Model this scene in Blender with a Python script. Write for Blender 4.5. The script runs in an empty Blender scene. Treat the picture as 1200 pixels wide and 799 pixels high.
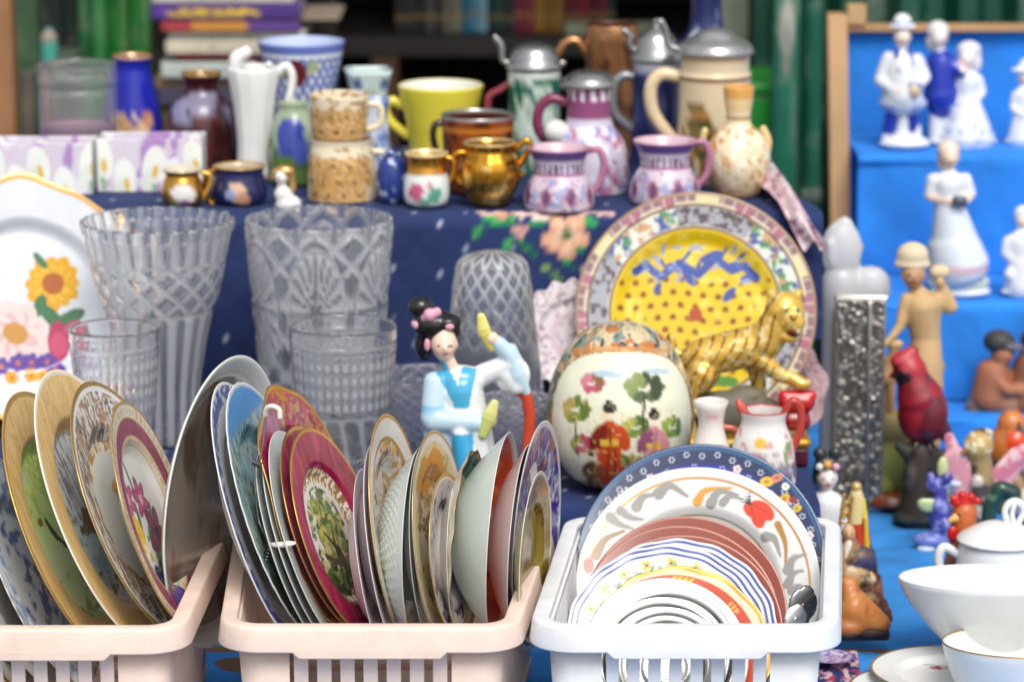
import bpy, bmesh, math, random
import numpy as np
from mathutils import Vector, Matrix
random.seed(7)
R_ = math.radians
# ---------------------------------------------------------------- camera, world, sun, exposure
scn = bpy.context.scene
COL = scn.collection
PITCH, ZC, FPX = R_(12.3), 2.005, 4000.0
cam = bpy.data.cameras.new('camera'); camo = bpy.data.objects.new('camera', cam); COL.objects.link(camo)
camo.location = (0, 0, ZC); camo.rotation_euler = (R_(90) - PITCH, 0, 0)
cam.sensor_width = 36; cam.lens = 36 * FPX / 1200; cam.clip_end = 400; cam.clip_start = .05
cam.dof.use_dof = True; cam.dof.focus_distance = 3.80; cam.dof.aperture_fstop = 4.6; cam.dof.aperture_blades = 0
scn.camera = camo
world = bpy.data.worlds.new('World'); scn.world = world; world.use_nodes = True
wn, wl = world.node_tree.nodes, world.node_tree.links
wn.clear()
SUN_EL, SUN_AZ = 52, 166      # azimuth clockwise from +Y: behind the camera, a little to the right
sky = wn.new('ShaderNodeTexSky'); sky.sky_type = 'NISHITA'; sky.sun_disc = False
sky.sun_elevation = R_(SUN_EL); sky.sun_rotation = R_(SUN_AZ); sky.air_density = 1.0; sky.dust_density = 3.5; sky.ozone_density = 1.0
hs = wn.new('ShaderNodeHueSaturation'); hs.inputs['Saturation'].default_value = .28
bg = wn.new('ShaderNodeBackground'); bg.inputs[1].default_value = .125
wo = wn.new('ShaderNodeOutputWorld')
wl.new(sky.outputs[0], hs.inputs['Color']); wl.new(hs.outputs[0], bg.inputs[0]); wl.new(bg.outputs[0], wo.inputs[0])
sun = bpy.data.lights.new('sun', 'SUN'); sun.energy = 1.35; sun.angle = R_(28); sun.color = (1, .955, .89)
suno = bpy.data.objects.new('sun', sun); COL.objects.link(suno)
sd = Vector((math.sin(R_(SUN_AZ)) * math.cos(R_(SUN_EL)), math.cos(R_(SUN_AZ)) * math.cos(R_(SUN_EL)), math.sin(R_(SUN_EL))))
suno.rotation_euler = sd.to_track_quat('Z', 'Y').to_euler()
scn.view_settings.view_transform = 'Standard'; scn.view_settings.look = 'None'
scn.view_settings.exposure = 0.55; scn.view_settings.gamma = 1.0
scn.render.engine = 'CYCLES'
scn.cycles.use_denoising = True
scn.cycles.max_bounces = 14; scn.cycles.transmission_bounces = 12; scn.cycles.glossy_bounces = 4; scn.cycles.diffuse_bounces = 4
scn.cycles.caustics_reflective = False; scn.cycles.sample_clamp_indirect = 6

# ---------------------------------------------------------------- pixel helpers (photo is 1200 x 799)
CP, SP = math.cos(PITCH), math.sin(PITCH)
def ray(px, py):
    a, b = (px - 600) / FPX, (399.5 - py) / FPX
    return Vector((a, CP + b * SP, -SP + b * CP))
def at(px, py, Y):
    r = ray(px, py); t = Y / r.y
    return Vector((r.x * t, Y, ZC + r.z * t))
def onz(px, py, z):
    r = ray(px, py); t = (z - ZC) / r.z
    return Vector((r.x * t, r.y * t, z))
def depth(p): return p[1] * CP + (ZC - p[2]) * SP
def proj(p):
    d = depth(p); u = (p[1] * SP + (p[2] - ZC) * CP)
    return 600 + FPX * p[0] / d, 399.5 - FPX * u / d

# ---------------------------------------------------------------- colours: linear rgb + "metal" in alpha
def lin(v): return v / 12.92 if v <= .04045 else ((v + .055) / 1.055) ** 2.4
def H(h, m=0.0, k=1.0):
    h = h.lstrip('#'); return np.array([lin(int(h[i:i + 2], 16) / 255) * k for i in (0, 2, 4)] + [m])
WHITE = H('#dededa'); IVORY = H('#e8e0cc'); GOLD = H('#dcab4e', .6); SILVER = H('#d2d2d0', 1.); BLACK = H('#1a1a1c')
COPPER = H('#b98558', .8)

def _hash(ix, iy, s):
    h = (ix.astype(np.int64) * 374761393 + iy.astype(np.int64) * 668265263 + s * 974711) & 0x7fffffff
    h = ((h ^ (h >> 13)) * 1274126177) & 0x7fffffff
    return ((h ^ (h >> 16)) & 0xffff) / 65535.0
def vnoise(x, y, f, s=0):
    x = x * f + 100; y = y * f + 100
    ix, iy = np.floor(x), np.floor(y); fx, fy = x - ix, y - iy
    fx = fx * fx * (3 - 2 * fx); fy = fy * fy * (3 - 2 * fy)
    a, b, c, d = _hash(ix, iy, s), _hash(ix + 1, iy, s), _hash(ix, iy + 1, s), _hash(ix + 1, iy + 1, s)
    return (a * (1 - fx) + b * fx) * (1 - fy) + (c * (1 - fx) + d * fx) * fy
def fbm(x, y, f, s=0, o=3):
    t = 0; a = .5
    for i in range(o): t = t + a * vnoise(x, y, f * 2 ** i, s + i * 17); a *= .5
    return t / (1 - .5 ** o)
def sstep(e0, e1, v): t = np.clip((v - e0) / (e1 - e0 + 1e-9), 0, 1); return t * t * (3 - 2 * t)

class Art:
    """paints print on the points of a surface; x right, y up (plates: unit radius; vessels: photo pixels, y measured down)"""
    def __init__(s, x, y, base, soft):
        s.x, s.y, s.soft = x, y, soft; s.c = np.tile(base, (len(x), 1)).astype(float); s.r = np.hypot(x, y); s.th = np.arctan2(x, y)
    def put(s, m, col):
        m = np.clip(m, 0, 1)[:, None]; s.c = s.c * (1 - m) + np.asarray(col)[None, :] * m
    def ring(s, r0, r1, col, k=1.):
        s.put(k * sstep(r0 - s.soft, r0 + s.soft, s.r) * (1 - sstep(r1 - s.soft, r1 + s.soft, s.r)), col)
    def band(s, y0, y1, col, k=1.):
        s.put(k * sstep(y0 - s.soft, y0 + s.soft, s.y) * (1 - sstep(y1 - s.soft, y1 + s.soft, s.y)), col)
    def rect(s, x0, y0, x1, y1, col, k=1.):
        f = s.soft
        s.put(k * sstep(x0 - f, x0 + f, s.x) * (1 - sstep(x1 - f, x1 + f, s.x)) * sstep(y0 - f, y0 + f, s.y) * (1 - sstep(y1 - f, y1 + f, s.y)), col)
    def ell(s, cx, cy, a, b, ang, col, k=1., rough=0., f=6., seed=1, point=False):
        ca, sa = math.cos(ang), math.sin(ang); dx, dy = s.x - cx, s.y - cy
        u = (dx * ca + dy * sa) / a; v = (-dx * sa + dy * ca) / b
        d = (np.abs(u) ** 1.3 + np.abs(v) ** 1.1 + .25 * v * v) if point else np.hypot(u, v)
        if rough: d = d + rough * (fbm(s.x, s.y, f, seed) - .5) * 2
        e = s.soft / min(a, b)
        s.put(k * (1 - sstep(1 - e, 1 + e, d)), col)
    def flower(s, cx, cy, rad, n, col, cen=None, rot=0, w=.42, col2=None, seed=0):
        for i in range(n):
            a = rot + 2 * math.pi * i / n
            q = .85 + .3 * ((i * 7 + seed * 3) % 5) / 5
            s.ell(cx + math.cos(a) * rad * .56, cy + math.sin(a) * rad * .56, rad * .5 * q, rad * w * q, a, col)
            if col2 is not None: s.ell(cx + math.cos(a) * rad * .4, cy + math.sin(a) * rad * .4, rad * .34, rad * w * .45, a, col2, .7)
        if cen is not None: s.ell(cx, cy, rad * .26, rad * .26, 0, cen, rough=.2, f=2 / rad)
    def stroke(s, pts, w, col, k=1., taper=True):
        m = np.zeros(len(s.x)); n = len(pts) - 1
        for i in range(n):
            (x0, y0), (x1, y1) = pts[i], pts[i + 1]
            ex, ey = x1 - x0, y1 - y0; L = ex * ex + ey * ey + 1e-12
            t = np.clip(((s.x - x0) * ex + (s.y - y0) * ey) / L, 0, 1)
            d = np.hypot(s.x - x0 - t * ex, s.y - y0 - t * ey)
            ww = w * (1 - .75 * (i + t) / n) if taper else w
            m = np.maximum(m, 1 - sstep(ww - s.soft, ww + s.soft, d))
        s.put(m * k, col)
    def noise(s, mask, col, f, lo=.5, hi=.6, seed=3, sx=1., sy=1., k=1.):
        s.put(mask * k * sstep(lo - .01, hi + .03, fbm(s.x * sx, s.y * sy, f * 1.55, seed, 4)), col)
    def dots(s, n, rad, size, col, ph=0., arc=None):
        for i in range(n):
            a = ph + 2 * math.pi * i / n
            s.ell(math.sin(a) * rad, math.cos(a) * rad, size, size, 0, col)

# ---------------------------------------------------------------- materials
MATS = {}
def _new(key):
    m = bpy.data.materials.new(key); m.use_nodes = True; MATS[key] = m
    n, l = m.node_tree.nodes, m.node_tree.links
    return m, n, l, n['Principled BSDF']
def noise_bump(n, l, b, scale, strength, dist, detail=3, coord='Object'):
    tc = n.new('ShaderNodeTexCoord'); nz = n.new('ShaderNodeTexNoise'); nz.inputs['Scale'].default_value = scale; nz.inputs['Detail'].default_value = detail
    bp = n.new('ShaderNodeBump'); bp.inputs['Strength'].default_value = strength; bp.inputs['Distance'].default_value = dist
    l.new(tc.outputs[coord], nz.inputs['Vector']); l.new(nz.outputs['Fac'], bp.inputs['Height']); l.new(bp.outputs[0], b.inputs['Normal'])
    return nz
def paint_mat(key, rough, coat=0., bump=.0, bscale=60, bdist=.001, mottled=.06, mscale=25, sub=0., rvar=.08, grime=0.):
    m, n, l, b = _new(key)
    at_ = n.new('ShaderNodeAttribute'); at_.attribute_name = 'Col'
    tc = n.new('ShaderNodeTexCoord'); nz = n.new('ShaderNodeTexNoise'); nz.inputs['Scale'].default_value = mscale; nz.inputs['Detail'].default_value = 5
    l.new(tc.outputs['Object'], nz.inputs['Vector'])
    mr = n.new('ShaderNodeMapRange'); mr.inputs['From Min'].default_value = .3; mr.inputs['From Max'].default_value = .7
    mr.inputs['To Min'].default_value = 1 - mottled * 2; mr.inputs['To Max'].default_value = 1
    l.new(nz.outputs['Fac'], mr.inputs['Value'])
    mx = n.new('ShaderNodeMix'); mx.data_type = 'RGBA'; mx.blend_type = 'MULTIPLY'; mx.inputs['Factor'].default_value = 1
    l.new(at_.outputs['Color'], mx.inputs['A']); l.new(mr.outputs[0], mx.inputs['B']); l.new(mx.outputs['Result'], b.inputs['Base Color'])
    l.new(at_.outputs['Alpha'], b.inputs['Metallic'])
    rr = n.new('ShaderNodeMapRange'); rr.inputs['From Min'].default_value = .35; rr.inputs['From Max'].default_value = .7
    rr.inputs['To Min'].default_value = rough; rr.inputs['To Max'].default_value = rough + rvar
    l.new(nz.outputs['Fac'], rr.inputs['Value']); l.new(rr.outputs[0], b.inputs['Roughness'])
    b.inputs['Coat Weight'].default_value = coat; b.inputs['Coat Roughness'].default_value = .06
    if grime:      # scuffs and dull dirt with a shape of their own
        g = n.new('ShaderNodeTexNoise'); g.inputs['Scale'].default_value = 9; g.inputs['Detail'].default_value = 9; g.inputs['Roughness'].default_value = .75; l.new(tc.outputs['Object'], g.inputs['Vector'])
        g2 = n.new('ShaderNodeMapRange'); g2.inputs['From Min'].default_value = .52; g2.inputs['From Max'].default_value = .68; g2.inputs['To Min'].default_value = 0; g2.inputs['To Max'].default_value = grime; l.new(g.outputs['Fac'], g2.inputs['Value'])
        m3 = n.new('ShaderNodeMix'); m3.data_type = 'RGBA'; m3.inputs['B'].default_value = (.30, .25, .21, 1); l.new(g2.outputs[0], m3.inputs['Factor']); l.new(mx.outputs['Result'], m3.inputs['A']); l.new(m3.outputs['Result'], b.inputs['Base Color'])
    if sub: b.inputs['Subsurface Weight'].default_value = sub; b.inputs['Subsurface Radius'].default_value = (.02, .012, .008); b.inputs['Subsurface Scale'].default_value = .3
    if bump: noise_bump(n, l, b, bscale, bump, bdist)
    return m
paint_mat('porcelain', .15, .0, mottled=.04, grime=.06)
paint_mat('bisque', .42, .1, .15, 90, .0006, mottled=.05)
paint_mat('clay', .6, 0, .35, 70, .001, mottled=.1)
paint_mat('polished', .24, .2, .25, 45, .001, mottled=.08)
paint_mat('cloth', .9, 0, .7, 520, .001, mottled=.12, mscale=16)
paint_mat('paper', .7, 0, .3, 50, .001, mottled=.1)
paint_mat('plastic', .34, 0, .3, 55, .0006, mottled=.05, mscale=22, sub=.1, rvar=.2, grime=.22)
paint_mat('enamel', .5, 0, .4, 18, .002, mottled=.22, mscale=9, grime=.5)
paint_mat('wood', .62, 0, .4, 35, .0015, mottled=.2, mscale=6)
paint_mat('ground', .85, 0, .6, 12, .004, mottled=.2, mscale=2)
def glass_mat(key, col, rough, cloud, ccol=(.85, .88, .92, 1)):
    m, n, l, b = _new(key)
    b.inputs['Base Color'].default_value = col; b.inputs['Transmission Weight'].default_value = 1.; b.inputs['Roughness'].default_value = rough; b.inputs['IOR'].default_value = 1.5
    noise_bump(n, l, b, 40, .1, .0008)
    d = n.new('ShaderNodeBsdfPrincipled'); d.inputs['Base Color'].default_value = ccol; d.inputs['Roughness'].default_value = .2
    tr = n.new('ShaderNodeBsdfTranslucent'); tr.inputs[0].default_value = ccol
    m1 = n.new('ShaderNodeMixShader'); m1.inputs[0].default_value = .45; l.new(d.outputs[0], m1.inputs[1]); l.new(tr.outputs[0], m1.inputs[2])
    m2 = n.new('ShaderNodeMixShader'); ac = n.new('ShaderNodeAttribute'); ac.attribute_name = 'Col'      # cuts clouded white in place of their bright highlights
    ma = n.new('ShaderNodeMath'); ma.operation = 'MULTIPLY_ADD'; ma.inputs[1].default_value = .5; ma.inputs[2].default_value = cloud; ma.use_clamp = True
    sp = n.new('ShaderNodeSeparateColor'); l.new(ac.outputs['Color'], sp.inputs[0]); l.new(sp.outputs[0], ma.inputs[0]); l.new(ma.outputs[0], m2.inputs[0])
    l.new(b.outputs[0], m2.inputs[1]); l.new(m1.outputs[0], m2.inputs[2])
    l.new(m2.outputs[0], n['Material Output'].inputs[0])
glass_mat('crystal', (.99, .995, 1, 1), .0, .045, (.95, .96, .98, 1))
glass_mat('clear_glass', (.985, .995, .995, 1), .0, .10, (.93, .95, .95, 1))
glass_mat('violet_glass', (.80, .78, .88, 1), .04, .08)
glass_mat('frosted_glass', (.95, .96, .97, 1), .3, .4, (.97, .97, .97, 1))
glass_mat('amber_glass', (.62, .23, .05, 1), .04, .12, (.5, .2, .06, 1))

# ---------------------------------------------------------------- mesh helpers
def mesh(V, F, col=None, smooth=True, name='mesh'):
    me = bpy.data.meshes.new(name); V = np.asarray(V, dtype=np.float32)
    if isinstance(F, np.ndarray):
        me.vertices.add(len(V)); me.vertices.foreach_set('co', V.ravel())
        k = F.shape[1]; me.loops.add(F.size); me.loops.foreach_set('vertex_index', F.astype(np.int32).ravel())
        me.polygons.add(len(F)); me.polygons.foreach_set('loop_start', np.arange(0, F.size, k, dtype=np.int32))
        me.update(calc_edges=True)
    else:
        me.from_pydata([tuple(v) for v in V.tolist()], [], F)
    if smooth: me.polygons.foreach_set('use_smooth', [True] * len(me.polygons))
    if col is not None: setcol(me, col)
    me.validate(clean_customdata=False)
    return me
def setcol(me, col):
    n = len(me.vertices); c = np.asarray(col, dtype=np.float32)
    if c.ndim == 1: c = np.tile(c, (n, 1))
    a = me.color_attributes.get('Col') or me.color_attributes.new('Col', 'FLOAT_COLOR', 'POINT')
    a.data.foreach_set('color', c.ravel())
def obj(name, me, mat, parent=None, loc=None):
    o = bpy.data.objects.new(name, me); COL.objects.link(o)
    if mat: me.materials.clear(); me.materials.append(MATS[mat])
    if parent is not None: o.parent = parent
    if loc is not None: o.location = loc
    return o
def tag(o, label=None, cat=None, group=None, kind=None):
    if label: o['label'] = label
    if cat: o['category'] = cat
    if group: o['group'] = group
    if kind: o['kind'] = kind
    return o
def thing(name, label, cat, loc=(0, 0, 0), group=None, rz=0):
    o = bpy.data.objects.new(name, None); COL.objects.link(o); o.location = loc; o.rotation_euler = (0, 0, rz); o.empty_display_size = .02
    return tag(o, label, cat, group)
def dup(o, parent=None, loc=None):
    c = o.copy(); COL.objects.link(c); c.parent = parent
    if loc is not None: c.location = loc
    return c
def gridF(nu, nv, cu=False, cv=False):
    """quads of a nu x nv grid, index = i*nv + j"""
    i = np.arange(nu if cu else nu - 1); j = np.arange(nv if cv else nv - 1)
    I, J = np.meshgrid(i, j, indexing='ij'); I2, J2 = (I + 1) % nu, (J + 1) % nv
    return np.stack([I * nv + J, I2 * nv + J, I2 * nv + J2, I * nv + J2], -1).reshape(-1, 4)
def lathe(prof, segs=48, rmod=None, sq=None):
    """prof: (r, z) list; theta 0 faces -Y. returns V, F, theta, idx"""
    P = np.array(prof, float); th = np.linspace(-math.pi, math.pi, segs, endpoint=False)
    r = np.maximum(P[:, 0], 1e-5)[:, None] * np.ones(segs)[None]; z = P[:, 1][:, None] * np.ones(segs)[None]; T = np.ones(len(P))[:, None] * th[None]
    if sq: r = r / (np.abs(np.cos(T)) ** sq + np.abs(np.sin(T)) ** sq) ** (1 / sq)
    if rmod is not None: r = r * rmod(T, z, np.arange(len(P))[:, None] * np.ones(segs)[None])
    V = np.stack([r * np.sin(T), -r * np.cos(T), z], -1).reshape(-1, 3)
    return V, gridF(len(P), segs, cv=True)[:, ::-1], T.ravel(), r.ravel()
def smooth_poly(pts, n=6):
    """Catmull-Rom through pts (any dim)"""
    P = [np.array(p, float) for p in pts]
    if len(P) < 3: return P
    P = [2 * P[0] - P[1]] + P + [2 * P[-1] - P[-2]]; out = []
    for i in range(1, len(P) - 2):
        for k in range(n):
            t = k / n; a, b, c, d = P[i - 1:i + 3]
            out.append(.5 * (2 * b + (c - a) * t + (2 * a - 5 * b + 4 * c - d) * t * t + (3 * b - a - 3 * c + d) * t ** 3))
    out.append(P[-2]); return out
def tube(pts, rad, segs=8, flat=1., smooth=5):
    """tube with round ends along pts (x,y,z[,r]); returns V,F"""
    P = [np.array(list(p) if len(p) == 4 else list(p) + [rad], float) for p in pts]
    if smooth: P = smooth_poly(P, smooth)
    n = len(P); V = []; Z0 = np.array([0., 1, 0])
    ring = []
    for i, p in enumerate(P):
        t = P[min(i + 1, n - 1)][:3] - P[max(i - 1, 0)][:3]; t /= np.linalg.norm(t) + 1e-12
        b = np.cross(t, Z0)
        if np.linalg.norm(b) < 1e-3: b = np.cross(t, [1., 0, 0])
        b /= np.linalg.norm(b); c = np.cross(b, t); ring.append((p, t, b, c))
    rows = []
    def row(p, b, c, r): rows.append([p[:3] + r * (math.cos(a) * b + flat * math.sin(a) * c) for a in np.linspace(0, 2 * math.pi, segs, endpoint=False)])
    p, t, b, c = ring[0]
    for k in (1e-3, .6, .9): row(p[:3] - t * p[3] * math.sqrt(1 - k * k) * .8, b, c, p[3] * k)
    for p, t, b, c in ring: row(p, b, c, p[3])
    p, t, b, c = ring[-1]
    for k in (.9, .6, 1e-3): row(p[:3] + t * p[3] * math.sqrt(1 - k * k) * .8, b, c, p[3] * k)
    return np.array(rows).reshape(-1, 3), gridF(len(rows), segs, cv=True)
def boxm(x0, x1, y0, y1, z0, z1, bev=.0, col=None, segs=2):
    bm = bmesh.new(); bmesh.ops.create_cube(bm, size=1)
    for v in bm.verts: v.co = Vector(((x0 + x1) / 2 + v.co.x * (x1 - x0), (y0 + y1) / 2 + v.co.y * (y1 - y0), (z0 + z1) / 2 + v.co.z * (z1 - z0)))
    if bev: bmesh.ops.bevel(bm, geom=bm.edges[:], offset=bev, segments=segs, affect='EDGES', profile=.5)
    me = bpy.data.meshes.new('box'); bm.to_mesh(me); bm.free()
    if col is not None: setcol(me, col)
    return me
def join(parts):
    V, F, o = [], [], 0
    for v, f in parts: V.append(np.asarray(v)); F.append(np.asarray(f) + o); o += len(v)
    return np.concatenate(V), np.concatenate(F)

class Base:
    """where a thing stands: column cx of the photo, distance Y, level z; s = metres per photo pixel there"""
    def __init__(b, cx, Y, z):
        r = ray(cx, 400); b.cx = cx; b.Y = Y; b.zl = z
        d = Y * CP + (ZC - z) * SP; b.s = d / FPX; b.loc = Vector(((cx - 600) * b.s, Y, z)); b.py = proj(b.loc)[1]
        b.k = b.s / .972
    def z(b, py): return (b.py - py) * b.k
    def x(b, px): return (px - b.cx) * b.s
def onlevel(cx, py, z): p = onz(cx, py, z); return Base(cx, p.y, z)

def vessel(name, label, cat, b, prof, mat='porcelain', base=WHITE, paint=None, inner=None, segs=48, t=2., rmod=None, sq=None, group=None,
           handles=(), hcol=None, hmat=None, parts=(), rz=0., solid=False, sub=3, closed_top=False, rim=None, flat=False):
    """open turned vessel. prof: (half width px, photo y) from foot to lip. handles: lists of (photo x, photo y[, r]) drawn in the plane of the lip"""
    pts = [(h, b.z(y)) for h, y in prof]
    pts = [(max(h, .3), z) for h, z in pts]; pts[0] = (pts[0][0], 0.)
    out = [tuple(p) for p in smooth_poly(pts, sub)] if sub else pts
    out = [(o[0] * b.s, max(o[1], 0.)) for o in out]
    tk = t * b.s
    P = [(0, .0015), (out[0][0] * .82, .0015), (out[0][0] * .9, 0)] + out
    no = len(P)
    if closed_top: P += [(out[-1][0] * .5, out[-1][1] + tk * .3), (0, out[-1][1] + tk * .4)]
    elif not solid:
        P += [(max(o[0] - tk * .5, 0), o[1] + tk * .35) for o in out[-1:]] + [(max(o[0] - tk, tk * .2), max(o[1], tk * 1.6)) for o in out[::-1]] + [(0, tk * 1.6)]
    if rmod is not None: rm0 = rmod; rmod = lambda T, z, i: np.where(i < no + .5, rm0(T, z, i), 1.)
    V, F, T, r = lathe(P, segs, rmod, sq)
    root = thing(name, label, cat, b.loc, group, rz)
    py = b.py - V[:, 2] / b.k
    art = Art(b.cx + r / b.s * T, py, base, .8); art.T = T; art.rr = r / b.s
    if paint: paint(art)
    c = art.c; nv = segs
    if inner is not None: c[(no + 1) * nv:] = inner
    if rim is not None: c[(no - 1) * nv:(no + 2) * nv] = rim
    if 'glass' in mat or mat == 'crystal':
        c = np.zeros((len(V), 4))
        if rmod is not None:
            g = (1 - rmod(T.reshape(-1, segs), V[:, 2].reshape(-1, segs), np.arange(len(P))[:, None] * np.ones(segs)[None])).ravel(); c[:, :3] = sstep(.006, .030, g)[:, None]
    me = mesh(V, F, c, name=name + '_body', smooth=not flat)
    obj('body', me, mat, root)
    for h in handles:
        hv, hf = tube([(b.x(p[0]), p[2] if False else 0., b.z(p[1]), (p[2] if len(p) > 2 else 4) * b.s) for p in h], 1, 10)
        obj('handle', mesh(hv, hf, hcol if hcol is not None else base), hmat or mat, root)
    for p in parts: p(root, b)
    return root
def lid(name, prof, col, mat='polished', dx=0):
    def f(root, b):
        V, F, T, r = lathe([(h * b.s, b.z(y)) for h, y in smooth_poly(prof, 3)], 40)
        V[:, 0] += dx * b.s
        LAST[name] = obj(name, mesh(V, F, col), mat, root)
    return f
LAST = {}
def rod(name, pts, r, col, mat='polished', y=0.):
    def f(root, b):
        V, F = tube([(b.x(p[0]), (p[3] if len(p) > 3 else y) * b.s, b.z(p[1]), (p[2] if len(p) > 2 else r) * b.s) for p in pts], 1, 8)
        up = LAST.get('lid') if name in ('knob', 'thumb_lift') else None
        obj(name, mesh(V, F, col), mat, up if up is not None and up.parent == root else root)
    return f

# ---------------------------------------------------------------- plates
def plate_mesh(R, dep=.11, th=.022, na=96, nr=40, scal=None, paint=None, base=WHITE, back=None, backpaint=None, kind='plate', relief=None, oval=1.):
    rho = np.concatenate([np.linspace(0.001, .55, int(nr * .4), endpoint=False), np.linspace(.55, .72, int(nr * .22), endpoint=False), np.linspace(.72, .96, int(nr * .3), endpoint=False), [.96, .975, .988, 1.]])
    def f(p):
        if kind == 'bowl': return dep * np.clip((p - .28) / .72, 0, 1) ** 1.5
        if kind == 'flat': return dep * (.25 * sstep(.75, .85, p) + .75 * sstep(.85, 1.0, p))
        return dep * (.62 * sstep(.56, .70, p) + .38 * np.clip((p - .62) / .38, 0, 1))
    th_ = np.linspace(-math.pi, math.pi, na, endpoint=False)
    fr, fy = rho, dep - f(rho)                                   # local y of the front (rim plane at 0)
    br = np.array([1., .988, .97, .94, .9, .84, .78, .74, .70, .66, .62, .58, .565, .55, .54, .52, .50, .485, .47, .45, .38, .35, .33, .30, .28, .26, .15, .001]) if relief is None else rho[::-1].copy(); by = dep - f(br) + th * (1 - .55 * sstep(.6, 1, br))
    if kind != 'bowl': by = by + .02 * (sstep(.47, .5, br) - sstep(.54, .57, br))
    else: by = by + .03 * (sstep(.25, .28, br) - sstep(.33, .36, br))
    rr = np.concatenate([fr, [1.006], br]); yy = np.concatenate([fy, [fy[-1] + th * .22], by])
    RR = rr[:, None] * np.ones(na)[None]; T = np.ones(len(rr))[:, None] * th_[None]; YY = yy[:, None] * np.ones(na)[None]
    sc = np.ones_like(RR)
    if scal: n_, a_ = scal[:2]; sc = 1 + a_ * (np.cos(n_ * T) + (.4 * np.cos(2 * n_ * T) if len(scal) > 2 else 0)) * RR ** 4; YY = YY + .25 * a_ * np.cos(n_ * T) * RR ** 4
    if relief is not None: YY = YY + relief(RR, T)
    X = RR * sc * np.sin(T); Z = RR * sc * np.cos(T) * oval
    V = np.stack([X * R, YY * R, Z * R], -1).reshape(-1, 3)
    nf = len(fr) * na
    x, y = (RR * np.sin(T)).ravel(), (RR * np.cos(T)).ravel()
    a = Art(x[:nf], y[:nf], base, .005)
    if paint: paint(a)
    b = Art(x[nf:], y[nf:], base if back is None else back, .007)
    if backpaint: backpaint(b)
    b.c[:na] = a.c[-na:]
    return mesh(V, gridF(len(rr), na, cv=True), np.concatenate([a.c, b.c]), name='plate')
def orient(nx, nu, away=False, c=None):
    nz = math.sqrt(max(1 - nx * nx - nu * nu, 0)) * (-1 if away else 1)
    w = (Vector((0, 0, ZC)) - c).normalized(); rt = Vector((0, 0, 1)).cross(w).normalized(); u = w.cross(rt)   # as seen along the line of sight
    n = nx * rt + nu * u + nz * w
    up = (Vector((0, 0, 1)) - n.z * n).normalized(); x = (-n).cross(up)
    return Matrix(((x.x, -n.x, up.x), (x.y, -n.y, up.y), (x.z, -n.z, up.z)))
def plate(name, label, cat, cx, cy, Y, Rpx, nx, nu, group=None, away=False, spin=0, mat='porcelain', **kw):
    c = at(cx, cy, Y); s = depth(c) / FPX
    me = plate_mesh(Rpx * s, **kw)
    o = obj(name, me, mat); M = orient(nx, nu, away, c) @ Matrix.Rotation(spin, 3, 'Y')
    o.matrix_world = Matrix.Translation(c) @ M.to_4x4()
    return tag(o, label, cat, group)

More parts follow.
